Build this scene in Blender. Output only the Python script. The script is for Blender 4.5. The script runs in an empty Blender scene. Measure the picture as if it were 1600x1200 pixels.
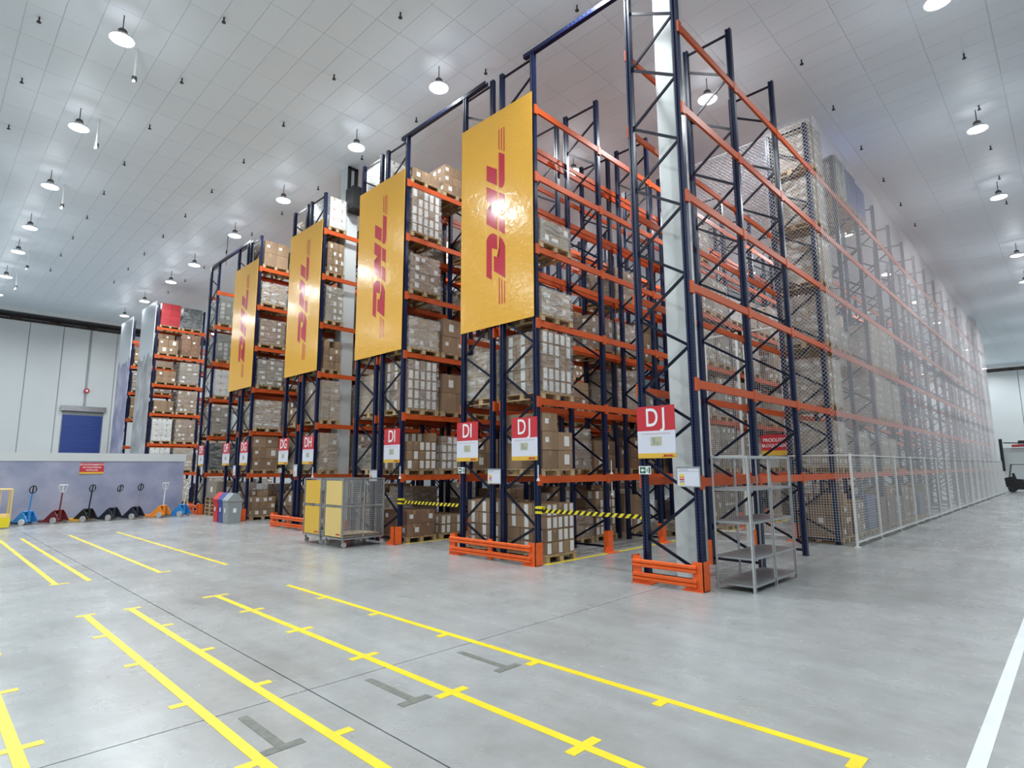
import bpy, bmesh, math, random
from mathutils import Vector, Matrix
R = math.radians
rnd = random.Random(7)
scene = bpy.context.scene
C = scene.collection

# ------------------------------------------------------------------ camera, world, exposure
H = 1.8
cam = bpy.data.cameras.new('camera')
cam.sensor_fit = 'HORIZONTAL'
cam.sensor_width = 36.0
cam.lens = 905.4 / 1600 * 36.0
cam.clip_end = 300
cam_o = bpy.data.objects.new('camera', cam)
C.objects.link(cam_o)
yaw, pitch, roll = R(44.24), R(8.226), R(-0.28)
f = Vector((-math.sin(yaw) * math.cos(pitch), math.cos(yaw) * math.cos(pitch), math.sin(pitch)))
r = Vector((math.cos(yaw), math.sin(yaw), 0))
u = r.cross(f)
r2 = math.cos(roll) * r + math.sin(roll) * u
u2 = -math.sin(roll) * r + math.cos(roll) * u
cam_o.matrix_world = Matrix(((r2.x, u2.x, -f.x, 0), (r2.y, u2.y, -f.y, 0), (r2.z, u2.z, -f.z, H), (0, 0, 0, 1)))
scene.camera = cam_o
scene.view_settings.view_transform = 'Standard'
scene.view_settings.look = 'None'
scene.view_settings.gamma = 1
scene.view_settings.use_curve_mapping = False
scene.view_settings.exposure = 0.24
cy = scene.cycles
cy.use_denoising = True
cy.adaptive_threshold = 0.025
cy.max_bounces = 6
cy.diffuse_bounces = 3
cy.glossy_bounces = 3
cy.transmission_bounces = 2
cy.transparent_max_bounces = 12
cy.sample_clamp_indirect = 6.0
cy.caustics_reflective = False
cy.caustics_refractive = False
w = bpy.data.worlds.new('world')
scene.world = w
w.use_nodes = True
w.node_tree.nodes['Background'].inputs[0].default_value = (0.8, 0.85, 0.9, 1)
w.node_tree.nodes['Background'].inputs[1].default_value = 0.3
LAMP_W = 150.0
UPLIGHT = 0.013   # lamp power share of an added upward fill that brightens the ceiling
CEIL = 11.85

# ------------------------------------------------------------------ materials
def mat(name, col, rough=0.5, metal=0.0, var=0.0, noise=None, bump=None, coat=0.0, emit=None, spec=None):
    """var: brightness change from object to object; noise: (scale, amount); bump: (scale, strength)"""
    m = bpy.data.materials.new(name)
    m.use_nodes = True
    nt = m.node_tree
    b = nt.nodes['Principled BSDF']
    b.inputs['Base Color'].default_value = (*col, 1)
    b.inputs['Roughness'].default_value = rough
    b.inputs['Metallic'].default_value = metal
    if spec is not None: b.inputs['Specular IOR Level'].default_value = spec
    if coat:
        b.inputs['Coat Weight'].default_value = coat
        b.inputs['Coat Roughness'].default_value = 0.1
    if emit:
        b.inputs['Emission Color'].default_value = (*emit[0], 1)
        b.inputs['Emission Strength'].default_value = emit[1]
    tc = nt.nodes.new('ShaderNodeTexCoord')
    val = None
    if var:
        oi = nt.nodes.new('ShaderNodeObjectInfo')
        mr = nt.nodes.new('ShaderNodeMapRange')
        mr.inputs[3].default_value = 1 - var
        mr.inputs[4].default_value = 1 + var
        nt.links.new(oi.outputs['Random'], mr.inputs[0])
        val = mr.outputs[0]
    if noise:
        n = nt.nodes.new('ShaderNodeTexNoise')
        n.inputs['Scale'].default_value = noise[0]
        n.inputs['Detail'].default_value = 4
        nt.links.new(tc.outputs['Object'], n.inputs['Vector'])
        mr2 = nt.nodes.new('ShaderNodeMapRange')
        mr2.inputs[1].default_value = 0.3
        mr2.inputs[2].default_value = 0.7
        mr2.inputs[3].default_value = 1 - noise[1]
        mr2.inputs[4].default_value = 1 + noise[1]
        nt.links.new(n.outputs[0], mr2.inputs[0])
        if val is None:
            val = mr2.outputs[0]
        else:
            mu = nt.nodes.new('ShaderNodeMath')
            mu.operation = 'MULTIPLY'
            nt.links.new(val, mu.inputs[0])
            nt.links.new(mr2.outputs[0], mu.inputs[1])
            val = mu.outputs[0]
    if val is not None:
        hs = nt.nodes.new('ShaderNodeHueSaturation')
        hs.inputs['Color'].default_value = (*col, 1)
        nt.links.new(val, hs.inputs['Value'])
        nt.links.new(hs.outputs[0], b.inputs['Base Color'])
    if bump:
        n = nt.nodes.new('ShaderNodeTexNoise')
        n.inputs['Scale'].default_value = bump[0]
        n.inputs['Detail'].default_value = 3
        nt.links.new(tc.outputs['Object'], n.inputs['Vector'])
        bp = nt.nodes.new('ShaderNodeBump')
        bp.inputs['Strength'].default_value = bump[1]
        bp.inputs['Distance'].default_value = 0.02
        nt.links.new(n.outputs[0], bp.inputs['Height'])
        nt.links.new(bp.outputs[0], b.inputs['Normal'])
    return m

def nodes(m):
    return m.node_tree, m.node_tree.nodes, m.node_tree.links, m.node_tree.nodes['Principled BSDF']

M = {}
M['navy'] = mat('navy_paint', (0.005, 0.010, 0.045), 0.3, spec=.35)
M['navy_brace'] = mat('navy_brace_paint', (0.003, 0.005, 0.02), 0.34, spec=.3)
M['orange'] = mat('orange_paint', (0.58, 0.09, 0.018), 0.42, var=0.08, spec=.3)
M['guard'] = mat('guard_orange_paint', (0.85, 0.13, 0.02), 0.4, noise=(9, .1))
M['white_paint'] = mat('white_paint', (0.72, 0.75, 0.75), 0.45)
M['fence_paint'] = mat('fence_paint', (0.78, 0.8, 0.8), 0.4)
M['net'] = mat('net_cord', (0.74, 0.74, 0.76), 0.6)
M['column'] = mat('column_paint', (0.66, 0.70, 0.70), 0.35, noise=(0.8, .06))
M['wood'] = mat('pallet_wood', (0.48, 0.34, 0.19), 0.75, var=0.2, noise=(6, .2))
M['wood_dark'] = mat('old_pallet_wood', (0.40, 0.28, 0.16), 0.8, var=0.2, noise=(6, .2))
M['card'] = mat('cardboard', (0.29, 0.19, 0.115), 0.7, var=0.18, noise=(3, .07))
M['card_red'] = mat('reddish_cardboard', (0.23, 0.13, 0.08), 0.7, var=0.15, noise=(3, .07))
M['card_pale'] = mat('pale_cardboard', (0.40, 0.305, 0.21), 0.65, var=0.15, noise=(3, .07))
M['card_grey'] = mat('greyish_cardboard', (0.27, 0.23, 0.175), 0.7, var=0.15, noise=(3, .07))
M['card_white'] = mat('white_cardboard', (0.72, 0.72, 0.70), 0.5, var=0.05)
M['crate_red'] = mat('red_plastic', (0.42, 0.03, 0.04), 0.4, var=0.1)
M['crate_dark'] = mat('dark_plastic', (0.05, 0.065, 0.065), 0.4, var=0.1)
M['crate_blue'] = mat('blue_plastic', (0.03, 0.055, 0.23), 0.4, var=0.15)
M['crate_green'] = mat('grey_green_crate', (0.2, 0.22, 0.18), 0.5, var=0.15)
M['label'] = mat('label_paper', (0.78, 0.78, 0.76), 0.5, noise=(60, .07))
M['tape'] = mat('packing_tape', (0.42, 0.29, 0.15), 0.25)
M['steel'] = mat('galvanised_steel', (0.42, 0.44, 0.46), 0.32, metal=0.7, noise=(5, .12))
M['steel_light'] = mat('zinc_steel', (0.55, 0.57, 0.58), 0.4, metal=0.5)
M['yellow_panel'] = mat('yellow_panel', (0.80, 0.49, 0.055), 0.42)
M['yellow_light'] = mat('pale_yellow_panel', (0.82, 0.60, 0.21), 0.42)
M['yellow'] = mat('yellow_plastic', (0.85, 0.7, 0.02), 0.45)
M['red_board'] = mat('red_print', (0.60, 0.035, 0.05), 0.4)
M['white_board'] = mat('white_print', (0.74, 0.76, 0.86), 0.35)
M['white_ink'] = mat('white_ink', (0.9, 0.9, 0.92), 0.4)
M['pink_ink'] = mat('pink_ink', (0.62, 0.42, 0.5), 0.5)
M['grey_ink'] = mat('grey_ink', (0.33, 0.36, 0.34), 0.5)
M['olive_ink'] = mat('olive_ink', (0.5, 0.5, 0.35), 0.5)
M['logo_red'] = mat('logo_red', (0.55, 0.02, 0.045), 0.16, coat=0.4)
M['green_ink'] = mat('green_ink', (0.01, 0.13, 0.07), 0.4)
M['black'] = mat('black_plastic', (0.012, 0.012, 0.014), 0.5)
M['rubber'] = mat('rubber', (0.03, 0.03, 0.03), 0.8)
M['wheel'] = mat('grey_wheel', (0.45, 0.45, 0.45), 0.5)
M['bin_red'] = mat('red_bin_plastic', (0.6, 0.02, 0.02), 0.35)
M['bin_blue'] = mat('blue_bin_plastic', (0.03, 0.06, 0.3), 0.35)
M['bin_grey'] = mat('grey_bin_plastic', (0.3, 0.33, 0.34), 0.4)
M['jack_blue'] = mat('blue_jack_paint', (0.03, 0.25, 0.62), 0.35)
M['jack_red'] = mat('dark_red_jack_paint', (0.16, 0.02, 0.02), 0.35)
M['jack_yellow'] = mat('yellow_jack_paint', (0.85, 0.45, 0.02), 0.35)
M['jack_orange'] = mat('orange_jack_paint', (0.85, 0.28, 0.03), 0.35)
M['jack_navy'] = mat('dark_jack_paint', (0.02, 0.025, 0.04), 0.35)
M['jack_white'] = mat('white_jack_paint', (0.7, 0.72, 0.75), 0.35)
M['red_pipe'] = mat('red_pipe_paint', (0.5, 0.02, 0.03), 0.4)
M['door_blue'] = mat('blue_roller_door', (0.025, 0.06, 0.26), 0.4)
M['wall'] = mat('wall_panel', (0.62, 0.66, 0.67), 0.42, noise=(0.3, .04))
M['wall_joint'] = mat('wall_joint', (0.36, 0.38, 0.38), 0.6)
M['recess'] = mat('dark_recess', (0.20, 0.17, 0.15), 0.8, noise=(2, .4))
M['ceil_tile'] = mat('ceiling_tile', (0.835, 0.915, 0.985), 0.5, var=0.02)
M['ceil_gap'] = mat('ceiling_gap', (0.64, 0.66, 0.69), 0.7)
M['joint'] = mat('joint_filler', (0.10, 0.09, 0.08), 0.7)
M['line_yellow'] = mat('yellow_floor_tape', (0.85, 0.66, 0.02), 0.4, noise=(4, .08))
M['line_white'] = mat('white_floor_paint', (0.72, 0.76, 0.8), 0.35, noise=(3, .04))
M['residue'] = mat('tape_residue', (0.16, 0.17, 0.15), 0.6, noise=(15, .2))
M['lamp_dark'] = mat('lamp_housing', (0.03, 0.03, 0.03), 0.4)
M['lamp_shade'] = mat('lamp_shade', (0.6, 0.62, 0.64), 0.25, metal=0.6)
M['lamp_on'] = mat('lamp_diffuser', (1, 1, 1), 0.3, emit=((0.95, 0.98, 1.0), 14.0))
M['blue_box'] = mat('blue_sheet', (0.02, 0.05, 0.12), 0.5)

# concrete floor
def concrete():
    m = mat('polished_concrete', (0.35, 0.36, 0.35), 0.2)
    nt, N, L, b = nodes(m)
    tc = N.new('ShaderNodeTexCoord')
    geo = N.new('ShaderNodeNewGeometry')
    def noise(scale, detail=5, rough=.6, stretch=None):
        n = N.new('ShaderNodeTexNoise')
        n.inputs['Scale'].default_value = scale
        n.inputs['Detail'].default_value = detail
        n.inputs['Roughness'].default_value = rough
        if stretch:
            mp = N.new('ShaderNodeMapping')
            mp.inputs['Scale'].default_value = stretch
            L.new(geo.outputs['Position'], mp.inputs[0])
            L.new(mp.outputs[0], n.inputs['Vector'])
        else:
            L.new(geo.outputs['Position'], n.inputs['Vector'])
        return n.outputs[0]
    def ramp(src, stops):
        c = N.new('ShaderNodeValToRGB')
        e = c.color_ramp.elements
        e[0].position, e[0].color = stops[0][0], (*stops[0][1], 1)
        e[1].position, e[1].color = stops[-1][0], (*stops[-1][1], 1)
        for p, col in stops[1:-1]:
            k = e.new(p)
            k.color = (*col, 1)
        L.new(src, c.inputs[0])
        return c.outputs[0]
    base = ramp(noise(0.45, 8, .62), [(.32, (.30, .305, .30)), (.5, (.365, .38, .38)), (.68, (.42, .44, .445))])
    fine = ramp(noise(5.0, 8, .7), [(.3, (.80, .80, .80)), (.7, (1.1, 1.1, 1.1))])
    stain = ramp(noise(0.8, 6, .55, (1, 1, 1)), [(.62, (0, 0, 0)), (.78, (1, 1, 1))])
    streak = ramp(noise(1.2, 6, .6, (0.35, 2.6, 1)), [(.3, (.89, .89, .89)), (.7, (1.05, 1.05, 1.05))])
    def mix(a, c, mode, fac=1.0):
        x = N.new('ShaderNodeMix')
        x.data_type = 'RGBA'
        x.blend_type = mode
        if isinstance(fac, float):
            x.inputs[0].default_value = fac
        else:
            L.new(fac, x.inputs[0])
        for s, i in ((a, 6), (c, 7)):
            if isinstance(s, tuple):
                x.inputs[i].default_value = (*s, 1)
            else:
                L.new(s, x.inputs[i])
        return x.outputs[2]
    c1 = mix(base, fine, 'MULTIPLY', 0.55)
    c2 = mix(c1, streak, 'MULTIPLY', 1.0)
    ms = N.new('ShaderNodeMath'); ms.operation = 'MULTIPLY'; ms.inputs[1].default_value = 0.35
    L.new(stain, ms.inputs[0])
    c3 = mix(c2, (.34, .29, .2), 'MIX', ms.outputs[0])
    # small dark spots
    v = N.new('ShaderNodeTexVoronoi')
    v.inputs['Scale'].default_value = 1.1
    L.new(geo.outputs['Position'], v.inputs['Vector'])
    sp = ramp(v.outputs['Distance'], [(.03, (.55, .55, .55)), (.05, (1, 1, 1))])
    c4 = mix(c3, sp, 'MULTIPLY', 0.55)
    L.new(c4, b.inputs['Base Color'])
    rr = N.new('ShaderNodeMapRange')
    rr.inputs[1].default_value = .3; rr.inputs[2].default_value = .7
    rr.inputs[3].default_value = .2; rr.inputs[4].default_value = .32
    L.new(noise(1.3, 6), rr.inputs[0])
    L.new(rr.outputs[0], b.inputs['Roughness'])
    bp = N.new('ShaderNodeBump'); bp.inputs['Strength'].default_value = .05; bp.inputs['Distance'].default_value = .01
    L.new(noise(3.0, 8, .7), bp.inputs['Height'])
    L.new(bp.outputs[0], b.inputs['Normal'])
    b.inputs['Specular IOR Level'].default_value = 0.45
    return m
M['concrete'] = concrete()

def banner_mat():
    m = mat('glossy_banner_vinyl', (0.86, 0.455, 0.06), 0.17)
    nt, N, L, b = nodes(m)
    tc = N.new('ShaderNodeTexCoord')
    n = N.new('ShaderNodeTexNoise'); n.inputs['Scale'].default_value = 1.6; n.inputs['Detail'].default_value = 3
    n2 = N.new('ShaderNodeTexNoise'); n2.inputs['Scale'].default_value = 7; n2.inputs['Distortion'].default_value = 1.5
    for q in (n, n2):
        L.new(tc.outputs['Object'], q.inputs['Vector'])
    pw = N.new('ShaderNodeMath'); pw.operation = 'POWER'; pw.inputs[1].default_value = 4
    L.new(n2.outputs[0], pw.inputs[0])
    ad = N.new('ShaderNodeMath'); ad.operation = 'ADD'
    L.new(n.outputs[0], ad.inputs[0]); L.new(pw.outputs[0], ad.inputs[1])
    bp = N.new('ShaderNodeBump'); bp.inputs['Strength'].default_value = .12; bp.inputs['Distance'].default_value = .05
    L.new(ad.outputs[0], bp.inputs['Height']); L.new(bp.outputs[0], b.inputs['Normal'])
    return m
M['banner'] = banner_mat()

def film_mat(name, low, high, col):
    m = mat(name, col, 0.14)
    nt, N, L, b = nodes(m)
    b.inputs['Specular IOR Level'].default_value = 1.0
    tc = N.new('ShaderNodeTexCoord')
    mp = N.new('ShaderNodeMapping'); mp.inputs['Scale'].default_value = (1, 1, 2.6); mp.inputs['Rotation'].default_value = (.15, .1, 0)
    L.new(tc.outputs['Object'], mp.inputs[0])
    oi = N.new('ShaderNodeObjectInfo')
    ad = N.new('ShaderNodeVectorMath'); ad.operation = 'ADD'
    mu = N.new('ShaderNodeVectorMath'); mu.operation = 'SCALE'; mu.inputs['Scale'].default_value = 13
    L.new(oi.outputs['Location'], mu.inputs[0])
    L.new(mp.outputs[0], ad.inputs[0]); L.new(mu.outputs[0], ad.inputs[1])
    n = N.new('ShaderNodeTexNoise'); n.inputs['Scale'].default_value = 3.6; n.inputs['Detail'].default_value = 5; n.inputs['Distortion'].default_value = 1.4
    L.new(ad.outputs[0], n.inputs['Vector'])
    mr = N.new('ShaderNodeMapRange'); mr.inputs[1].default_value = .35; mr.inputs[2].default_value = .72
    mr.inputs[3].default_value = low; mr.inputs[4].default_value = high
    L.new(n.outputs[0], mr.inputs[0])
    bp = N.new('ShaderNodeBump'); bp.inputs['Strength'].default_value = 1.0; bp.inputs['Distance'].default_value = .12
    L.new(n.outputs[0], bp.inputs['Height']); L.new(bp.outputs[0], b.inputs['Normal'])
    tr = N.new('ShaderNodeBsdfTransparent')
    mx = N.new('ShaderNodeMixShader')
    L.new(mr.outputs[0], mx.inputs[0]); L.new(tr.outputs[0], mx.inputs[1]); L.new(b.outputs[0], mx.inputs[2])
    L.new(mx.outputs[0], N['Material Output'].inputs[0])
    return m
M['film'] = film_mat('clear_stretch_film', 0.03, 0.42, (.8, .8, .8))
M['film_white'] = film_mat('milky_stretch_film', 0.08, 0.62, (.86, .85, .82))

def upright_mat():
    m = mat('perforated_navy_post', (0.005, 0.011, 0.05), 0.3, spec=.35)
    nt, N, L, b = nodes(m)
    tc = N.new('ShaderNodeTexCoord')
    sx = N.new('ShaderNodeSeparateXYZ')
    L.new(tc.outputs['Object'], sx.inputs[0])
    def mth(op, a, c=None):
        k = N.new('ShaderNodeMath'); k.operation = op
        for i, s in enumerate((a, c)):
            if s is None: continue
            if isinstance(s, (int, float)): k.inputs[i].default_value = s
            else: L.new(s, k.inputs[i])
        return k.outputs[0]
    fz = mth('ABSOLUTE', mth('SUBTRACT', mth('FRACT', mth('DIVIDE', sx.outputs[2], 0.05)), 0.5))
    fx = mth('ABSOLUTE', mth('SUBTRACT', mth('ABSOLUTE', sx.outputs[0]), 0.03))
    hole = mth('MULTIPLY', mth('LESS_THAN', fz, 0.22), mth('LESS_THAN', fx, 0.006))
    mx = N.new('ShaderNodeMix'); mx.data_type = 'RGBA'
    mx.inputs[6].default_value = (0.005, 0.011, 0.05, 1); mx.inputs[7].default_value = (0.07, 0.08, 0.11, 1)
    L.new(hole, mx.inputs[0]); L.new(mx.outputs[2], b.inputs['Base Color'])
    return m
M['post'] = upright_mat()

def stripe_mat():
    m = mat('hazard_stripes', (0.85, 0.7, 0.02), 0.45)
    nt, N, L, b = nodes(m)
    tc = N.new('ShaderNodeTexCoord'); sx = N.new('ShaderNodeSeparateXYZ')
    L.new(tc.outputs['Object'], sx.inputs[0])
    a = N.new('ShaderNodeMath'); a.operation = 'SUBTRACT'; L.new(sx.outputs[0], a.inputs[0]); L.new(sx.outputs[2], a.inputs[1])
    d = N.new('ShaderNodeMath'); d.operation = 'DIVIDE'; L.new(a.outputs[0], d.inputs[0]); d.inputs[1].default_value = .135
    fr = N.new('ShaderNodeMath'); fr.operation = 'FRACT'; L.new(d.outputs[0], fr.inputs[0])
    g = N.new('ShaderNodeMath'); g.operation = 'GREATER_THAN'; L.new(fr.outputs[0], g.inputs[0]); g.inputs[1].default_value = .5
    mx = N.new('ShaderNodeMix'); mx.data_type = 'RGBA'
    mx.inputs[6].default_value = (.85, .68, .02, 1); mx.inputs[7].default_value = (.012, .012, .012, 1)
    L.new(g.outputs[0], mx.inputs[0]); L.new(mx.outputs[2], b.inputs['Base Color'])
    return m
M['hazard'] = stripe_mat()

def mural_mat(name, cols, scale, top=None):
    """printed photograph: blotches of the given colours; top = (height, colour) of the pale sky part"""
    m = mat(name, cols[0], 0.35)
    nt, N, L, b = nodes(m)
    tc = N.new('ShaderNodeTexCoord')
    n = N.new('ShaderNodeTexNoise'); n.inputs['Scale'].default_value = scale; n.inputs['Detail'].default_value = 6
    L.new(tc.outputs['Object'], n.inputs['Vector'])
    c = N.new('ShaderNodeValToRGB')
    e = c.color_ramp.elements
    e[0].position = .3; e[0].color = (*cols[0], 1)
    e[1].position = .7; e[1].color = (*cols[-1], 1)
    for i, q in enumerate(cols[1:-1]):
        k = e.new(.3 + .4 * (i + 1) / (len(cols) - 1)); k.color = (*q, 1)
    L.new(n.outputs[0], c.inputs[0])
    out = c.outputs[0]
    sx = N.new('ShaderNodeSeparateXYZ'); L.new(tc.outputs['Object'], sx.inputs[0])
    if top:
        n2 = N.new('ShaderNodeTexNoise'); n2.inputs['Scale'].default_value = 1.3; n2.inputs['Detail'].default_value = 5
        L.new(tc.outputs['Object'], n2.inputs['Vector'])
        ad = N.new('ShaderNodeMath'); ad.operation = 'MULTIPLY_ADD'; L.new(n2.outputs[0], ad.inputs[0]); ad.inputs[1].default_value = 2.4
        L.new(sx.outputs[2], ad.inputs[2])
        mr = N.new('ShaderNodeMapRange'); mr.inputs[1].default_value = top[0]; mr.inputs[2].default_value = top[0] + .25
        L.new(ad.outputs[0], mr.inputs[0])
        mx = N.new('ShaderNodeMix'); mx.data_type = 'RGBA'
        L.new(mr.outputs[0], mx.inputs[0]); L.new(out, mx.inputs[6]); mx.inputs[7].default_value = (*top[1], 1)
        out = mx.outputs[2]
    else:
        v = N.new('ShaderNodeTexVoronoi'); v.inputs['Scale'].default_value = 1.9; v.inputs['Randomness'].default_value = .4
        L.new(tc.outputs['Object'], v.inputs['Vector'])
        lt = N.new('ShaderNodeMapRange'); lt.inputs[1].default_value = .27; lt.inputs[2].default_value = .23
        lt.inputs[3].default_value = 0; lt.inputs[4].default_value = .55
        L.new(v.outputs['Distance'], lt.inputs[0])
        yy = N.new('ShaderNodeMapRange'); yy.inputs[1].default_value = 1.2; yy.inputs[2].default_value = .2
        ab = N.new('ShaderNodeMath'); ab.operation = 'ABSOLUTE'; sb = N.new('ShaderNodeMath'); sb.operation = 'SUBTRACT'
        L.new(sx.outputs[1], sb.inputs[0]); sb.inputs[1].default_value = 1.5
        L.new(sb.outputs[0], ab.inputs[0]); L.new(ab.outputs[0], yy.inputs[0])
        mu = N.new('ShaderNodeMath'); mu.operation = 'MULTIPLY'; L.new(lt.outputs[0], mu.inputs[0]); L.new(yy.outputs[0], mu.inputs[1])
        mx = N.new('ShaderNodeMix'); mx.data_type = 'RGBA'
        L.new(mu.outputs[0], mx.inputs[0]); L.new(out, mx.inputs[6]); mx.inputs[7].default_value = (.5, .5, .56, 1)
        out = mx.outputs[2]
    L.new(out, b.inputs['Base Color'])
    return m
M['mural'] = mural_mat('hazy_blue_grey_print', [(.25, .29, .42), (.33, .36, .50), (.42, .44, .57)], 1.1)
M['print_grey'] = mural_mat('grey_mountain_print', [(.16, .17, .19), (.33, .34, .36), (.55, .57, .6)], 0.9, (8.9, (.6, .64, .68)))
M['print_purple'] = mural_mat('violet_mountain_print', [(.16, .16, .3), (.3, .3, .45), (.55, .58, .68)], 0.8, (9.2, (.62, .66, .7)))

# ------------------------------------------------------------------ mesh helpers
class MB:
    def __init__(s):
        s.v, s.f, s.m = [], [], []
    def face(s, pts, mi=0):
        n = len(s.v); s.v += [tuple(p) for p in pts]
        s.f.append(tuple(range(n, n + len(pts)))); s.m.append(mi)
    def box(s, x0, x1, y0, y1, z0, z1, mi=0):
        n = len(s.v)
        s.v += [(x0, y0, z0), (x1, y0, z0), (x1, y1, z0), (x0, y1, z0), (x0, y0, z1), (x1, y0, z1), (x1, y1, z1), (x0, y1, z1)]
        s.f += [(n, n+3, n+2, n+1), (n+4, n+5, n+6, n+7), (n, n+1, n+5, n+4), (n+1, n+2, n+6, n+5), (n+2, n+3, n+7, n+6), (n+3, n, n+4, n+7)]
        s.m += [mi] * 6
        return s
    def bar(s, a, b, w, d, up=(0, 0, 1), mi=0, caps=True):
        a, b = Vector(a), Vector(b)
        t = (b - a).normalized()
        k = Vector(up)
        if abs(t.dot(k)) > .98: k = Vector((0, 1, 0))
        p = t.cross(k).normalized() * (w / 2); q = p.cross(t).normalized() * (d / 2)
        n = len(s.v)
        for e in (a, b):
            s.v += [tuple(e - p - q), tuple(e + p - q), tuple(e + p + q), tuple(e - p + q)]
        s.f += [(n+i, n+(i+1) % 4, n+4+(i+1) % 4, n+4+i) for i in range(4)]; s.m += [mi] * 4
        if caps:
            s.f += [(n+3, n+2, n+1, n), (n+4, n+5, n+6, n+7)]; s.m += [mi] * 2
        return s
    def tube(s, pts, rad, seg=8, mi=0):
        pts = [Vector(p) for p in pts]
        rads = rad if isinstance(rad, (list, tuple)) else [rad] * len(pts)
        rings = []
        for i, p in enumerate(pts):
            t = (pts[min(i+1, len(pts)-1)] - pts[max(i-1, 0)]).normalized()
            k = Vector((0, 0, 1)) if abs(t.z) < .9 else Vector((0, 1, 0))
            a = t.cross(k).normalized(); c = a.cross(t).normalized()
            n = len(s.v)
            s.v += [tuple(p + (a * math.cos(2*math.pi*j/seg) + c * math.sin(2*math.pi*j/seg)) * rads[i]) for j in range(seg)]
            rings.append(n)
        for n, k in zip(rings, rings[1:]):
            for j in range(seg):
                s.f.append((n+j, n+(j+1) % seg, k+(j+1) % seg, k+j)); s.m.append(mi)
        s.f.append(tuple(rings[0] + j for j in reversed(range(seg)))); s.f.append(tuple(rings[-1] + j for j in range(seg))); s.m += [mi] * 2
        return s
    def lathe(s, prof, seg=20, cx=0, cy=0, mi=0):
        rings = []
        for rr, z in prof:
            rings.append(len(s.v))
            s.v += [(cx + rr*math.cos(2*math.pi*j/seg), cy + rr*math.sin(2*math.pi*j/seg), z) for j in range(seg)]
        for n, k in zip(rings, rings[1:]):
            for j in range(seg):
                s.f.append((n+j, n+(j+1) % seg, k+(j+1) % seg, k+j)); s.m.append(mi)
        return s
    def prism(s, poly, axis, a0, a1, mi=0):
        """polygon in the two other axes, extruded along axis ('x','y','z')"""
        def P(p, a):
            return {'x': (a, p[0], p[1]), 'y': (p[0], a, p[1]), 'z': (p[0], p[1], a)}[axis]
        n = len(s.v); k = len(poly)
        s.v += [P(p, a0) for p in poly] + [P(p, a1) for p in poly]
        s.f += [(n+i, n+(i+1) % k, n+k+(i+1) % k, n+k+i) for i in range(k)]; s.m += [mi] * k
        s.f += [tuple(n+i for i in reversed(range(k))), tuple(n+k+i for i in range(k))]; s.m += [mi] * 2
        return s
    def mesh(s, name, mats):
        me = bpy.data.meshes.new(name)
        me.from_pydata(s.v, [], s.f)
        mats = mats if isinstance(mats, (list, tuple)) else [mats]
        for k in mats: me.materials.append(M[k])
        if len(mats) > 1: me.polygons.foreach_set('material_index', s.m)
        bm = bmesh.new(); bm.from_mesh(me); bmesh.ops.recalc_face_normals(bm, faces=bm.faces); bm.to_mesh(me); bm.free()
        return me
    def build(s, name, mats, parent=None, loc=None, rot=None, smooth=False):
        me = s.mesh(name, mats)
        if smooth:
            me.polygons.foreach_set('use_smooth', [True] * len(me.polygons))
        return put(name, me, parent, loc, rot)

def put(name, me, parent=None, loc=None, rot=None):
    o = bpy.data.objects.new(name, me)
    C.objects.link(o)
    if parent is not None: o.parent = parent
    if loc is not None: o.location = loc
    if rot is not None: o.rotation_euler = rot
    return o
def tag(o, label=None, cat=None, group=None, kind=None):
    if label: o['label'] = label
    if cat: o['category'] = cat
    if group: o['group'] = group
    if kind: o['kind'] = kind
    return o
def thing(name, loc, label, cat, group=None, rz=0):
    return tag(put(name, None, None, loc, (0, 0, rz)), label, cat, group)
kids = {}
def copy_tree(o, loc=None, rot=None, parent=None):
    c = o.copy(); C.objects.link(c)
    if parent is not None: c.parent = parent
    for ch in list(o.children): copy_tree(ch, None, None, c)
    if loc is not None: c.location = loc
    if rot is not None: c.rotation_euler = rot
    return c
_txt = {}
def text_mesh(s, size, mkey, ax='CENTER', bold=0.0):
    k = (s, size, mkey, ax, bold)
    if k in _txt: return _txt[k]
    cu = bpy.data.curves.new('text', 'FONT'); cu.body = s; cu.size = size; cu.align_x = ax; cu.align_y = 'CENTER'
    cu.extrude = 0.0015; cu.offset = bold; cu.resolution_u = 4
    o = bpy.data.objects.new('text', cu); C.objects.link(o)
    me = bpy.data.meshes.new_from_object(o)
    bpy.data.objects.remove(o); me.materials.clear(); me.materials.append(M[mkey])
    _txt[k] = me
    return me

# ------------------------------------------------------------------ room shell
Y0 = 8.4
floor = tag(put('floor', MB().box(-50, 9, -14, 79, -.3, -.05).mesh('floor', 'joint')), kind='structure')
sx, sy = [-50, -34.75, -19.75, -4.75, 9], [-14, 2.46, 17.46, 32.46, 47.46, 62.46, 79]
for i in range(4):
    for j in range(6):
        g = .006
        MB().box(sx[i]+g, sx[i+1]-g, sy[j]+g, sy[j+1]-g, -.06, 0).build('slab', 'concrete', floor)
def mark(x0, x1, y0, y1, m='line_yellow', z=.0025):
    MB().box(x0, x1, y0, y1, .0, z).build('floor_marking', m, floor)
tw = .037
TX = [-7.85, -6.52, -5.17, -3.85, -2.52]
for y, x0, x1, up, dn in ((1.70, -9.1, -3.0, 0, 1), (2.18, -9.1, -2.3, 1, 0), (3.24, -9.1, -1.2, 1, 1), (4.29, -9.1, -1.17, 0, 1), (.65, -9.1, -3.0, 1, 1)):
    mark(x0, x1, y-tw, y+tw)
    for x in TX:
        if x < x1 and not (x > -3 and y < 3):
            mark(x-.04, x+.04, y - (.15 if dn else 0), y + (.15 if up else 0), z=.003)
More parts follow.
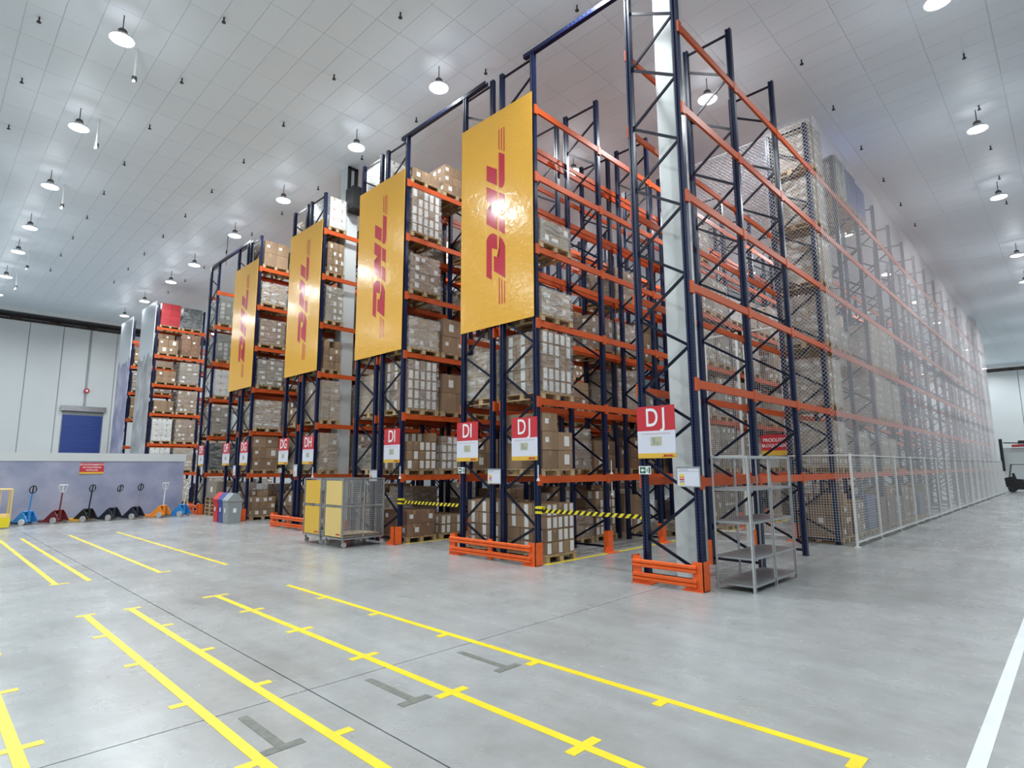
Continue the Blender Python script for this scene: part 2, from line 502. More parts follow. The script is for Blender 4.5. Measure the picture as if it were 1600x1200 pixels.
mark(-9.14, -9.06, 3.05, 3.4, z=.003); mark(-1.22, -1.14, 4.12, 4.33, z=.003); mark(-9.14, -9.06, 1.6, 1.8, z=.003); mark(-9.14, -9.06, 2.1, 2.3, z=.003)
for y in (.75, 1.78, 2.22, 3.25, 4.37):
    mark(-20.4, -11.85, y-tw, y+tw)
mark(-11.9, -11.82, 3.2, 3.42, z=.003); mark(-11.9, -11.82, 1.7, 1.95, z=.003)
for y in (1.875, 2.93, 3.96):
    mark(-4.6, -3.93, y-.035, y+.035, 'residue'); mark(-3.97, -3.89, y-.14, y+.14, 'residue', .003)
mark(-.69, -.60, -14, 75, 'line_white')
mark(-7.43, -7.33, 8.45, 24, 'line_yellow', .002); mark(-11.9, -11.82, 8.45, 24, 'line_yellow', .002)

ceiling = tag(put('ceiling', MB().box(-50, 9, -14, 79, CEIL+.012, CEIL+.2).mesh('ceiling', 'ceil_gap')), kind='structure')
TW, TH = 1.24, .62
cells = []
for i in range(-30, 18):
    for j in range(-29, 121):
        x, y = -12.87 + i*TW, 3.85 + j*TH
        if x < -49.5 or x + TW > 9 or y < -14 or y + TH > 79: continue
        if j % 4 in (1, 2): x += 0.0
        d = math.hypot(x + .6, y + .3)
        vis = (-x*math.sin(yaw) + y*math.cos(yaw))
        side = (x*math.cos(yaw) + y*math.sin(yaw))
        inview = vis > 9 and abs(side) < vis * .93
        cells.append((0 if inview else 1, d, x, y))
cells.sort()
tile_me = MB().box(.004, TW-.004, .004, TH-.004, 0, .012).mesh('ceiling_tile', 'ceil_tile')
for k, (iv, d, x, y) in enumerate(cells[:300]):
    put('ceiling_tile', tile_me, ceiling, (x, y, CEIL))
mb = MB()
for iv, d, x, y in cells[300:]:
    g = .004
    mb.box(x+g, x+TW-g, y+g, y+TH-g, CEIL, CEIL+.012)
tag(mb.build('ceiling_tiling', 'ceil_tile', ceiling), kind='stuff')

def struct(name, mb, m, parent=None):
    o = mb.build(name, m, parent)
    if parent is None: o['kind'] = 'structure'
    return o
WL = -47
wl = struct('wall_left', MB().box(WL-.4, WL-.035, -14, 79, 0, 11.12), 'wall_joint')
ys = [-14, -11.5, -9, -6.4, -4, -1.6, .7, 2.65, 4.38, 6.11, 7.55, 9.1, 11, 13, 15.5, 18, 22, 27, 33, 40, 50, 64, 79]
for a, b in zip(ys, ys[1:]):
    if a < 8.7 and b > 6.4:
        a2, b2 = a + .03, b - .03
        # panels around the blue door (y 6.47..8.68, z up to 5.6)
        mbp = MB().box(WL-.035, WL, a2, b2, 5.62, 11.12)
        if a2 < 6.45: mbp.box(WL-.035, WL, a2, 6.45, 0, 5.62)
        if b2 > 8.7: mbp.box(WL-.035, WL, 8.7, b2, 0, 5.62)
        mbp.build('wall_panel', 'wall', wl)
    else:
        MB().box(WL-.035, WL, a+.025, b-.025, 0, 11.12).build('wall_panel', 'wall', wl)
door = struct('door_1', MB().box(WL-.034, WL-.02, 6.47, 8.68, 0, 5.6), 'wall_joint')
for k in range(37):
    MB().box(WL-.02, WL+.0, 6.5, 8.65, k*.145+.005, k*.145+.14).build('door_slat', 'door_blue', door)
MB().box(WL, WL+.22, 6.35, 8.8, 5.62, 5.95).build('door_hood', 'steel', door)
struct('trim_1', MB().box(WL-2.2, WL-.3, -14, 79, 11.05, 11.12).box(WL-2.4, WL-2.2, -14, 79, 11.12, CEIL), 'recess')
struct('trim_2', MB().box(WL+.15, WL+.4, -14, 79, CEIL-.22, CEIL), 'white_paint')
mb = MB()
for k in range(-8, 40):
    mb.tube([(WL-.6, k*2.0, 11.4), (WL-.6, k*2.0+1.4, 11.4)], .05, 6)
tag(mb.build('pipework', 'steel', bpy.data.objects['trim_1']))
wf = struct('wall_far', MB().box(-50, 9, 76.06, 76.4, 0, 11.2), 'wall_joint')
xs = [-50, -46, -42, -38, -34, -30, -26, -22, -18, -14, -10, -6.2, -3.7, -1.2, 1.3, 3.8, 9]
for a, b in zip(xs, xs[1:]):
    MB().box(a+.03, b-.03, 76, 76.1, 0, 11.2).build('wall_panel', 'wall', wf)
struct('trim_3', MB().box(-50, 9, 78, 78.2, 11.2, CEIL), 'recess')
struct('trim_4', MB().box(-50, 9, 75.4, 75.7, CEIL-.35, CEIL), 'white_paint')
struct('wall_right', MB().box(9, 9.3, -14, 79, 0, CEIL), 'wall')
struct('wall_back', MB().box(-50, 9, -14.3, -14, 0, CEIL), 'wall')

def column(name, x0, x1, y0, y1, grooves=True):
    g = .03
    P = [(x0+g, y0), (x1-g, y0), (x1, y0+g), (x1, y1-g), (x1-g, y1), (x0+g, y1), (x0, y1-g), (x0, y0+g)]
    return struct(name, MB().prism(P, 'z', 0, CEIL+.02), 'column')
c1 = column('column_1', -5.02, -4.62, 9.05, 9.45)
c2 = column('column_2', -17.02, -16.58, 9.2, 9.65)
struct('column_3', MB().box(-4.75, -4.3, 50.6, 51.1, 0, CEIL+.02), 'column')
bx = MB().box(-16.56, -16.05, 9.15, 9.68, 10.2, 10.95).box(-16.5, -16.1, 9.68, 9.70, 10.25, 10.9).build('fan_box', 'black')
tag(bx, 'black box mounted near the top of the white column behind yellow banners', 'ventilator')
MB().box(-16.57, -16.5, 9.2, 9.3, 10.95, 11.8).box(-16.57, -16.5, 9.45, 9.55, 10.95, 11.8).box(-16.57, -16.5, 9.2, 9.55, 11.72, 11.8).build('hanger', 'black', bx)

# low partition with printed mural
PX = -26.6
part = struct('wall_partition', MB().box(PX-.1, PX, -4, 7.86, 0, 2.12), 'mural')
mb = MB().box(PX-.12, PX+.02, -4, 7.9, 2.12, 2.42)
mb.build('top_band', 'wall', part)
sg = thing('wall_sign', (PX+.01, 4.72, 1.85), 'small red sign with yellow foot on the purple grey mural wall', 'sign')
MB().box(0, .015, -.37, .37, -.13, .21).build('sign_board', 'red_board', sg)
MB().box(0, .016, -.37, .37, -.2, -.13).build('yellow_strip', 'yellow_panel', sg)
for k, t in enumerate(('ESTACIONAMENTO', 'DE PALETEIRAS', 'MANUAIS')):
    put('lettering', text_mesh(t, .085, 'white_ink', bold=.001), sg, (.018, 0, .14 - k*.1), (R(90), 0, R(90)))

# ------------------------------------------------------------------ racks
LV = [1.57, 3.08, 4.65, 6.19, 7.75, 9.25]
PITCH = 2.25
FH = 10.55
ZL = [.68, 1.9, 3.07, 4.25, 5.43, 6.6, 7.77, 8.92, 10.06]
ZR = [.23, 1.35, 2.5, 3.7, 4.88, 6.05, 7.22, 8.38, 9.55]
post_poly = [(-.05, -.045), (-.018, -.045), (-.012, -.03), (.012, -.03), (.018, -.045), (.05, -.045), (.05, .045), (-.05, .045)]
post_me = MB().prism(post_poly, 'z', 0, FH).mesh('upright', 'post')
foot_me = MB().box(-.054, .054, -.055, .055, 0, .012).mesh('foot_plate', 'navy_brace')
DEP = .93
def brace_me(z0, z1):
    mb = MB()
    mb.bar((-DEP/2+.03, 0, z0), (DEP/2-.03, 0, z1), .028, .045, (0, 0, 1))
    return mb.mesh('brace', 'navy_brace')
BR = []
for a, l in enumerate(ZL):
    BR.append(brace_me(l, ZR[a]))
    if a+1 < len(ZR): BR.append(brace_me(l, ZR[a+1]))
BR.append(brace_me(FH-.1, FH-.1)); BR.append(brace_me(.11, .11))
def beam_mesh():
    mb = MB()
    L_ = PITCH - .05
    mb.prism([(-.02, -.065), (.025, -.065), (.025, .065), (.0, .065), (.0, .03), (-.02, .03)], 'y', .05, PITCH-.05)
    for y0, y1 in ((.045, .055), (PITCH-.055, PITCH-.045)):
        pass
    mb.box(.0, .032, -.046, .055, -.11, .1); mb.box(.0, .032, PITCH-.055, PITCH+.046, -.11, .1)
    return mb.mesh('beam', 'orange')
beam_me = beam_mesh()
racks = {}
def rack(key, xl, xr, nfr, label, mirror, group=None, skip=()):
    """one row of racking; xl, xr are the outer faces of the frames, aisle faces on both sides get beams"""
    xc = (xl + xr) / 2
    t = thing('pallet_rack', (xc, Y0, 0), label, 'pallet rack', group)
    far = MB()
    for i in range(nfr):
        y = i * PITCH
        for s in (-1, 1):
            p = put('upright', post_me, t, (s*DEP/2, y, 0))
            if i < 8: put('foot_plate', foot_me, p, (0, 0, 0))
        if i < 15:
            for b in BR:
                put('brace', b, t, (0, y, 0), (0, 0, math.pi) if mirror else None)
        else:
            for a, l in enumerate(ZL):
                sgn = -1 if mirror else 1
                far.bar((sgn*(-DEP/2+.03), y, l), (sgn*(DEP/2-.03), y, ZR[a]), .028, .045)
                if a+1 < len(ZR): far.bar((sgn*(-DEP/2+.03), y, l), (sgn*(DEP/2-.03), y, ZR[a+1]), .028, .045)
            far.bar((-DEP/2, y, FH-.1), (DEP/2, y, FH-.1), .028, .045)
    if far.v: tag(far.build('bracing', 'navy_brace', t), kind='stuff')
    for i in range(nfr-1):
        for k, z in enumerate(LV):
            if (i, k) in skip: continue
            put('beam', beam_me, t, (DEP/2+.045, i*PITCH, z))
            put('beam', beam_me, t, (-DEP/2-.045, (i+1)*PITCH, z), (0, 0, math.pi))
    racks[key] = (xl, xr, t, nfr)
    return t
rack('R1', -5.2, -4.18, 19, 'tall empty-fronted rack row around a white column, beside the mesh fence', False)
rack('R2b', -8.50, -7.45, 19, 'rack row carrying the right half of the largest yellow banner', True)
rack('R2a', -9.72, -8.70, 14, 'rack row carrying the left half of the largest yellow banner', False)
rack('R3b', -12.98, -11.95, 9, 'rack row carrying the right half of the second largest banner', True)
rack('R3a', -14.2, -13.18, 6, 'rack row carrying the left half of the second largest banner', False)
rack('R4b', -17.43, -16.4, 7, 'rack row with white column inside, right half of third banner', True, skip=())
rack('R4a', -18.62, -17.6, 4, 'rack row behind the left half of the third banner', False)
rack('R5b', -22.35, -21.32, 6, 'rack row carrying the right half of the smallest yellow banner', True)
rack('R5a', -23.52, -22.5, 3, 'rack row carrying the left half of the smallest yellow banner', False)
rack('R6', -26.68, -25.62, 5, 'dark rack row without banner, at the end of the mural wall', False)
rack('R7', -35.5, -34.45, 6, 'distant rack row behind the grey mountain print panel', True)
rack('R8', -40.3, -39.25, 4, 'distant rack row behind the violet mountain print panel', True)

# tie bars over the aisles, a drilled upright profile lying across
def tie(x0, x1, y, z, label):
    t = thing('tie_bar', (x0, y, z), label, 'tie bar')
    L_ = x1 - x0
    mb = MB().box(0, L_, -.05, .05, -.02, .0).box(0, L_, -.05, -.03, 0, .07).box(0, L_, .03, .05, 0, .07)
    mb.build('channel', 'navy', t)
    mb = MB()
    for k in range(int(L_ / .1)):
        mb.box(k*.1+.03, k*.1+.06, -.052, -.028, .02, .045)
    tag(mb.build('slots', 'rubber', t), kind='stuff')
tie(-7.75, -4.1, Y0, FH+.02, 'dark drilled tie bar crossing overhead from the largest banner')
tie(-12.25, -8.95, Y0, FH+.02, 'dark drilled tie bar between the two largest banner racks')
tie(-26.6, -22.3, Y0, FH+.02, 'thin dark tie bar above the smallest yellow banner')

# end barriers in orange
def end_barrier(xl, xr, label, rails=True):
    x0, x1 = xl - .09, xr + .09
    t = thing('end_barrier', ((x0+x1)/2, Y0-.2, 0), label, 'rack end barrier', 'orange barriers at the rack ends')
    hw = (x1 - x0) / 2
    for s in (-1, 1):
        g = MB()
        a, b = (hw-.17, hw) if s > 0 else (-hw, -hw+.17)
        g.box(a, b, -.05, -.038, 0, .42)
        oe = (hw-.012, hw) if s > 0 else (-hw, -hw+.012)
        g.box(oe[0], oe[1], -.05, .16, 0, .42)
        g.box(a - (.17 if s > 0 else 0), b + (.17 if s < 0 else 0), -.08, .13, 0, .012)
        ie = a if s > 0 else b
        g.prism([(ie, .01), (ie - s*.16, .01), (ie, .13)], 'y', -.05, -.035)
        g.build('guard_post', 'guard', t)
    for z in ((.31, .11) if rails else ()):
        MB().prism([(-.05, z-.06), (-.085, z-.045), (-.085, z-.012), (-.06, z), (-.085, z+.012), (-.085, z+.045), (-.05, z+.06), (-.045, z+.06), (-.045, z-.06)],
                   'x', -hw+.02, hw-.1).build('rail', 'guard', t)
    if hw > .8 and rails:
        MB().box(-.05, .05, -.045, .0, 0, .4).build('middle_post', 'guard', t)
end_barrier(-5.2, -4.18, 'orange barrier at the foot of the rack around the white column')
end_barrier(-9.72, -7.45, 'orange barrier at the foot of the largest banner rack')
end_barrier(-14.2, -11.95, 'pair of orange corner guards behind the yellow wire roll cages', False)
end_barrier(-18.62, -16.4, 'orange barrier left of the yellow wire roll cages')
end_barrier(-23.52, -21.32, 'orange barrier behind the three waste bins')
end_barrier(-26.68, -25.62, 'orange barrier at the right end of the mural wall')

# single post guards on the aisle sides
pg = MB()
pg.box(.05, .062, -.08, .08, 0, .45); pg.box(-.06, .062, -.092, -.08, 0, .45); pg.box(-.06, .062, .08, .092, 0, .45)
pg.box(.068, .2, -.22, .12, 0, .012); pg.prism([(-.092, .012), (-.22, .012), (-.092, .14)], 'x', .045, .06)
pg_me = pg.mesh('post_guard', 'guard')
def guards(x, ns, side, where):
    for n in ns:
        o = put('post_guard', pg_me, None, (x, Y0 + n*PITCH, 0), None if side > 0 else (0, 0, math.pi))
        tag(o, 'orange post guard on the %s upright behind the front, %s' % (['first', 'second', 'third', 'fourth', 'fifth', 'sixth', 'seventh', 'eighth'][n-1], where), 'post guard', 'orange post guards in the aisles')
guards(-7.49, range(1, 8), 1, 'aisle side of largest banner rack')
guards(-5.16, range(1, 7), -1, 'aisle side of the column rack')
guards(-11.99, range(1, 5), 1, 'aisle side of second banner rack')
guards(-9.68, range(1, 5), -1, 'far side of largest banner rack')

# ------------------------------------------------------------------ yellow banners with logo
LOGO = [
 [(-.26, 1.29), (.068, 1.075), (.068, .70), (-.26, .92)],
 [(.125, 1.45), (.305, 1.335), (.305, .72), (.29, .65), (.262, .61), (.235, .595), (.205, .592), (.125, .64)],
 [(-.26, .78), (.075, .555), (.075, -.33), (-.26, -.09), (-.26, .24), (-.1, .13), (-.1, .33), (-.26, .44)],
 [(.13, .52), (.305, .40), (.305, .04), (.13, .155)],
 [(.13, .0), (.305, -.12), (.305, -.49), (.13, -.36)],
 [(-.26, -1.297), (-.26, -.47), (-.235, -.42), (-.19, -.378), (-.14, -.36), (-.084, -.357), (-.004, -.39), (.075, -.45), (.075, -.77), (-.092, -.684), (-.092, -1.394)],
 [(.128, -.478), (.19, -.53), (.232, -.584), (.28, -.66), (.314, -.75), (.314, -1.452), (-.03, -1.218), (-.03, -.874), (.062, -.937), (.128, -.937)],
]
for k in range(3):
    a = .123 + k*.078
    LOGO.append([(a, 1.985), (a+.026, 1.985), (a+.026, 1.52-.055*k-.015), (a, 1.52-.055*k)])
    LOGO.append([(a, -1.40-.055*k), (a+.026, -1.415-.055*k), (a+.026, -1.99), (a, -1.99)])
def logo_mesh(scale=1.0, rot=False):
    bm = bmesh.new()
    for p in LOGO:
        vs = []
        for x, z in p:
            if rot: x, z = z, -x
            vs.append(bm.verts.new((x*scale, 0, z*scale)))
        try: bm.faces.new(vs)
        except ValueError: pass
    bmesh.ops.triangulate(bm, faces=bm.faces)
    g = bmesh.ops.extrude_face_region(bm, geom=bm.faces[:])
    for v in [q for q in g['geom'] if isinstance(q, bmesh.types.BMVert)]: v.co.y -= .002
    bmesh.ops.recalc_face_normals(bm, faces=bm.faces)
    me = bpy.data.meshes.new('logo'); bm.to_mesh(me); bm.free()
    me.materials.append(M['logo_red'])
    return me
logo_me = logo_mesh()
logo_small = logo_mesh(.06, True)
def banner(xc, label, tilt=0):
    t = thing('banner', (xc, Y0-.09, 7.2), label, 'banner', 'yellow banners on the rack ends')
    MB().box(-1.11, 1.11, -.003, .006, -2.43, 2.43).build('sheet', 'banner', t)
    put('logo', logo_me, t, (0, -.005, 0))
banner(-8.585, 'largest yellow banner with red DHL lettering running upwards')
banner(-13.09, 'second largest yellow DHL banner, behind the white column')
banner(-17.51, 'third largest yellow DHL banner, left of the slim white column')
banner(-22.42, 'smallest and farthest yellow DHL banner on a rack end')

# printed photo panels on the two far racks
for xc, wd, m, lb in ((-35.9, 2.7, 'print_grey', 'tall grey mountain print panel on the end of a far rack'), (-40.6, 2.75, 'print_purple', 'tall violet mountain print panel nearest the blue door')):
    o = MB().box(-wd/2, wd/2, -.02, .02, 0, 10.75).build('print_panel', m, None, (xc, Y0-.12, 0))
    tag(o, lb, 'banner', 'printed photo panels on the far racks')

# ------------------------------------------------------------------ aisle signs
def aisle_sign(x, s, label, wd=.72, hh=.84, zt=2.78):
    t = thing('aisle_sign', (x, Y0-.1, zt), label, 'sign', 'red and white aisle signs')
    MB().box(-wd/2, wd/2, 0, .012, -.4, 0).build('red_field', 'red_board', t)
    MB().box(-wd/2, wd/2, 0, .012, -hh+.08, -.4).build('white_field', 'white_board', t)
    MB().box(-wd/2, wd/2, -.001, .012, -hh, -hh+.08).build('yellow_strip', 'yellow_panel', t)
    ms = [text_mesh(c, .42, 'white_ink', 'LEFT', .004) for c in s]
    bb = [(min(v.co.x for v in m.vertices), max(v.co.x for v in m.vertices)) for m in ms]
    tot = sum((q[1]-q[0])*.78 for q in bb) + .035*(len(ms)-1)
    px = -tot/2
    for m, q in zip(ms, bb):
        put('letter', m, t, (px - q[0]*.78, -.003, -.2), (R(90), 0, 0)).scale = (.78, 1, 1)
        px += (q[1]-q[0])*.78 + .035
    mb = MB()
    for k in range(12):
        mb.box(-.27+k*.045, -.27+k*.045+.03, -.003, 0, -.455, -.44)
    tag(mb.build('caption', 'pink_ink', t), kind='stuff')
    MB().box(-.1, .1, -.003, 0, -.64, -.5).build('picture', 'olive_ink', t)
    MB().box(-.055, -.02, -.005, 0, -.62, -.51).box(.0, .05, -.005, 0, -.625, -.58).build('pictogram', 'grey_ink', t)
    put('logo', logo_small, t, (wd/2-.13, -.004, -hh+.04))
aisle_sign(-4.86, 'DJ', 'red and white DJ sign on the rack around the white column', .68)
aisle_sign(-7.76, 'DJ', 'red and white DJ sign under the largest banner', .68)
aisle_sign(-9.44, 'DI', 'red and white DI sign under the largest banner', .68)
aisle_sign(-12.28, 'DI', 'red and white DI sign right of the wire roll cages', .68)
aisle_sign(-16.7, 'DH', 'red and white DH sign under the third largest banner', .68)
aisle_sign(-18.38, 'DG', 'red and white DG sign under the third largest banner', .68)
aisle_sign(-21.6, 'DG', 'red and white DG sign under the smallest yellow banner', .68)
aisle_sign(-23.3, 'DF', 'red and white DF sign under the smallest yellow banner', .68)
aisle_sign(-26.05, 'DF', 'faded narrow DF sign on the dark rack without banner', .6)

def exit_sign(x, label):
    t = thing('arrow_sign', (x, Y0-.08, 1.75), label, 'sign', 'small green arrow signs')
    MB().box(-.11, .11, 0, .01, -.065, .065).build('sign_board', 'white_ink', t)
    MB().box(-.09, .015, -.002, 0, -.05, .05).build('green_field', 'green_ink', t)
    MB().prism([(-.075, 0), (-.04, .035), (-.04, .012), (0, .012), (0, -.012), (-.04, -.012), (-.04, -.035)], 'y', -.004, -.002).build('arrow', 'white_ink', t)
    put('lettering', text_mesh('1', .08, 'green_ink', bold=.002), t, (.045, -.003, 0), (R(90), 0, 0))
    MB().box(.07, .1, -.002, 0, -.05, .05).build('green_edge', 'green_ink', t)
exit_sign(-5.1, 'small green arrow sign below the nearest DJ sign')
exit_sign(-9.65, 'small green arrow sign below the DI sign of the largest banner rack')
exit_sign(-18.6, 'small pale arrow sign below the DG sign beside the roll cages')
def info_board(x, z, label, wd=.39, hh=.31):
    t = thing('notice_board', (x, Y0-.085, z), label, 'notice', 'notices on the rack posts')
    MB().box(-wd/2, wd/2, 0, .01, -hh/2, hh/2).build('frame', 'steel', t)
    MB().box(-wd/2+.015, wd/2-.015, -.003, 0, -hh/2+.015, hh/2-.03).build('sheet', 'white_board', t)
    MB().box(-wd/2+.02, wd/2-.02, -.004, -.003, hh/2-.075, hh/2-.07).box(-wd/2+.05, 0, -.004, -.003, hh/2-.055, hh/2-.045).build('caption', 'grey_ink', t)
    for k, m in enumerate(('yellow', 'grey_ink', 'red_board', 'jack_orange', 'yellow')):
        MB().box(-wd/2+.05, -wd/2+.13, -.004, -.003, -hh/2+.03+k*.035, -hh/2+.055+k*.035).build('colour_field', m, t)
info_board(-4.34, 1.65, 'notice with coloured fields on the column rack, by the shelving')
info_board(-8.62, 1.63, 'notice with coloured fields between the DI and DJ signs')
info_board(-13.1, 1.62, 'notice behind the roll cages, left of a DI sign', .36, .3)
info_board(-17.5, 1.75, 'upright white notice between the DG and DH signs', .25, .38)
info_board(-22.42, 1.75, 'upright white notice under the smallest yellow banner', .25, .38)
info_board(-25.9, 1.75, 'white notice on the dark rack beside the mural wall', .2, .36)

# hazard striped belts across the two nearest aisles
def belt(x0, x1, z, label):
    t = thing('barrier_belt', (x0, Y0-.06, z), label, 'barrier belt', 'striped barrier belts')
    MB().box(.06, x1-x0, -.004, .004, -.035, .035).build('belt', 'hazard', t)
    for s in (-1, 1):
        MB().box(-.1, .06, -.05, .05, s*.045-.022 + .01, s*.045+.022 + .01).build('bracket', 'yellow', t)
    MB().box(-.02, .07, -.03, .03, -.03, .04).build('housing', 'black', t)
belt(-7.38, -5.2, 1.0, 'yellow and black belt closing the aisle beside the column rack')
belt(-11.86, -9.75, 1.0, 'yellow and black belt closing the aisle left of the DI sign')

# white pull handles hung at the first beam
def pull(x, y, z, rk, h=.3):
    xl, xr, t, n = racks[rk]
    x -= (xl+xr)/2; y -= Y0
    tag(MB().tube([(0, 0, h), (0, 0, .05)], .012, 6).tube([(0, 0, .05), (0, 0, 0)], [.02, .035], 8).build('pull_handle', 'white_paint', t, (x, y, z)), 'white hanging handle')
pull(-7.41, Y0-.09, 1.55, 'R2b')
pull(-7.36, Y0+PITCH, 1.65, 'R2b')
pull(-7.36, Y0+PITCH, 1.2, 'R2b')
pull(-11.91, Y0-.09, 1.55, 'R3b')
pull(-16.36, Y0-.09, 1.55, 'R4b')

# ------------------------------------------------------------------ pallets and loads
def pallet_pieces(wy, wx):
    """wy along the rack (Y), wx across (X); returns named box lists, origin at centre of the base"""
    P = []
    for s in (-1, 0, 1):
        P.append(('bottom_board', (-wx/2, wx/2, s*(wy/2-.05)-.05, s*(wy/2-.05)+.05, 0, .02)))
    for a in (-1, 0, 1):
        for s in (-1, 0, 1):
            P.append(('block', (a*(wx/2-.06)-.06, a*(wx/2-.06)+.06, s*(wy/2-.05)-.05, s*(wy/2-.05)+.05, .02, .1)))
    for a in (-1, 0, 1):
        P.append(('stringer_board', (a*(wx/2-.06)-.05, a*(wx/2-.06)+.05, -wy/2, wy/2, .1, .118)))
    n = 7
    for k in range(n):
        y = -wy/2 + .05 + k*(wy-.1)/(n-1)
        P.append(('deck_board', (-wx/2, wx/2, y-.05, y+.05, .118, .138)))
    return P
_pal = {}
def pallet_mesh(wy, wx, m):
    k = (wy, wx, m)
    if k not in _pal:
        mb = MB()
        for _, b in pallet_pieces(wy, wx): mb.box(*b)
        _pal[k] = mb.mesh('wooden_pallet', m)
    return _pal[k]
_piece = {}
PH = .138
LR = [rnd]
def pallet(x, y, z, label, wy=1.0, wx=1.15, near=False, m='wood', group='wooden pallets'):
    if not near:
        return tag(put('wooden_pallet', pallet_mesh(wy, wx, m), None, (x, y, z), (0, 0, R(LR[0].uniform(-.6, .6)))), label, 'pallet', group)
    t = thing('wooden_pallet', (x, y, z), label, 'pallet', group, R(LR[0].uniform(-.6, .6)))
    for nm, b in pallet_pieces(wy, wx):
        sz = (round(b[1]-b[0], 3), round(b[3]-b[2], 3), round(b[5]-b[4], 3))
        k = (nm, sz, m)
        if k not in _piece: _piece[k] = MB().box(-sz[0]/2, sz[0]/2, -sz[1]/2, sz[1]/2, -sz[2]/2, sz[2]/2).mesh(nm, m)
        put(nm, _piece[k], t, ((b[0]+b[1])/2, (b[2]+b[3])/2, (b[4]+b[5])/2))
    return t
_box = {}
def carton_mesh(cx, cy, cz, m, lab):
    k = (round(cx, 3), round(cy, 3), round(cz, 3), m, lab)
    if k in _box: return _box[k]
    mb = MB()
    g = .004
    X_, Y_, Z_ = cx/2-g, cy/2-g, cz-g
    mb.box(-X_, X_, -Y_, Y_, g, Z_)
    q = .0025
    if m.startswith('crate'):
        for z in (.25, .6, .9):
            mb.box(-X_-.006, X_+.006, -Y_-.006, Y_+.006, cz*z-.012, cz*z+.012)
    else:
        mb.box(-X_-.001, X_+.001, -.03, .03, Z_*.72, Z_+.001, 2)
    rr = random.Random(hash((lab, k[0], k[1])) % 999)
    def lbl(w_, h_, u, v):
        # same sheet on the +X, -X and -Y faces
        y0 = -cy/2 + cy*u - w_/2; z0 = cz*v - h_/2
        y0 = max(-Y_+.005, min(Y_-w_-.005, y0)); z0 = max(.01, min(Z_-h_-.005, z0))
        mb.box(X_, X_+q, y0, y0+w_, z0, z0+h_, 1); mb.box(-X_-q, -X_, y0, y0+w_, z0, z0+h_, 1)
        x0 = max(-X_+.005, min(X_-w_-.005, -cx/2 + cx*u - w_/2))
        mb.box(x0, x0+w_, -Y_-q, -Y_, z0, z0+h_, 1)
    if lab == 1: lbl(min(.11, cy*.4), min(.1, cz*.5), .3, .55)
    elif lab == 2: lbl(min(.12, cy*.4), min(.12, cz*.55), .68, .5)
    elif lab == 3: lbl(cy*.62, cz*.82, .5, .5)
    elif lab == 4: lbl(min(.2, cy*.7), cz*.3, .5, .5)
    elif lab == 5: lbl(min(.16, cy*.5), min(.2, cz*.7), .6, .5)
    me = mb.mesh('carton', [m, 'label', 'tape'])
    _box[k] = me
    return me
_film = {}
def film_mesh(wx, wy, h, m, v):
    k = (round(wx, 2), round(wy, 2), round(h, 2), m, v)
    if k in _film: return _film[k]
    rr = random.Random(v*17+3)
    mb = MB()
    nz, na = 7, 5
    ring = []
    X_, Y_ = wx/2+.012, wy/2+.012
    pts2 = []
    for i in range(na): pts2.append((-X_ + 2*X_*i/na, -Y_))
    for i in range(na): pts2.append((X_, -Y_ + 2*Y_*i/na))
    for i in range(na): pts2.append((X_ - 2*X_*i/na, Y_))
    for i in range(na): pts2.append((-X_, Y_ - 2*Y_*i/na))
    n = len(pts2)
    rows = []
    for j in range(nz+1):
        z = (h+.01)*j/nz
        row = []
        for (x, y) in pts2:
            s = 1 + rr.uniform(0, .012)
            row.append((x*s, y*s, z + (rr.uniform(-.02, .02) if 0 < j < nz else 0)))
        rows.append(row)
    for a, b in zip(rows, rows[1:]):
        for i in range(n): mb.face([a[i], a[(i+1) % n], b[(i+1) % n], b[i]])
    me = mb.mesh('stretch_film', m)
    me.polygons.foreach_set('use_smooth', [True]*len(me.polygons))
    _film[k] = me
    return me

# style: material, (nx, ny, layer height), label choices, film, words
STY = {
 'brown':   ('card', (3, 3, .24), (0, 1, 0, 2, 0), None, 'plain brown cartons'),
 'brownf':  ('card', (3, 3, .25), (0, 1, 2, 0), 'film', 'film-wrapped brown cartons'),
 'labels':  ('card', (3, 5, .24), (3, 3, 0, 3), None, 'cartons covered with tall white labels'),
 'labelsf': ('card', (3, 5, .24), (3, 3, 3, 3, 0), 'film', 'film-wrapped cartons with tall white labels'),
 'big':     ('card_pale', (2, 2, .48), (0, 1, 2), 'film', 'large pale cartons in film'),
 'bigb':    ('card', (2, 2, .42), (5, 0, 1), None, 'large brown cartons'),
 'red':     ('card_red', (2, 2, .3), (0, 1, 2, 0), None, 'reddish brown cartons'),
 'milky':   ('card_pale', (3, 3, .26), (0, 1, 4), 'film_white', 'cartons under milky stretch film'),
 'grey':    ('card_grey', (2, 3, .21), (0, 0, 2, 4), 'film', 'greyish cartons in film'),
 'long':    ('card_pale', (2, 1, .13), (0, 4, 0), 'film_white', 'flat pale packs under glossy film'),
 'white':   ('card_white', (2, 2, .3), (0, 0, 1), 'film', 'white boxes in film'),
 'redcr':   ('crate_red', (2, 2, .3), (0,), None, 'red plastic crates'),
 'darkcr':  ('crate_dark', (2, 2, .3), (0,), 'film', 'dark crates in film'),
 'bluecr':  ('crate_blue', (2, 2, .28), (0,), None, 'blue plastic crates'),
 'greencr': ('crate_green', (3, 4, .2), (3, 0, 3), 'film', 'grey green crates with white labels'),
 'orange':  ('jack_orange', (3, 3, .3), (0, 1), None, 'orange boxes'),
}
HIDDEN = set()  # filled by the builder below: slots no viewpoint near the photograph's can see
import json
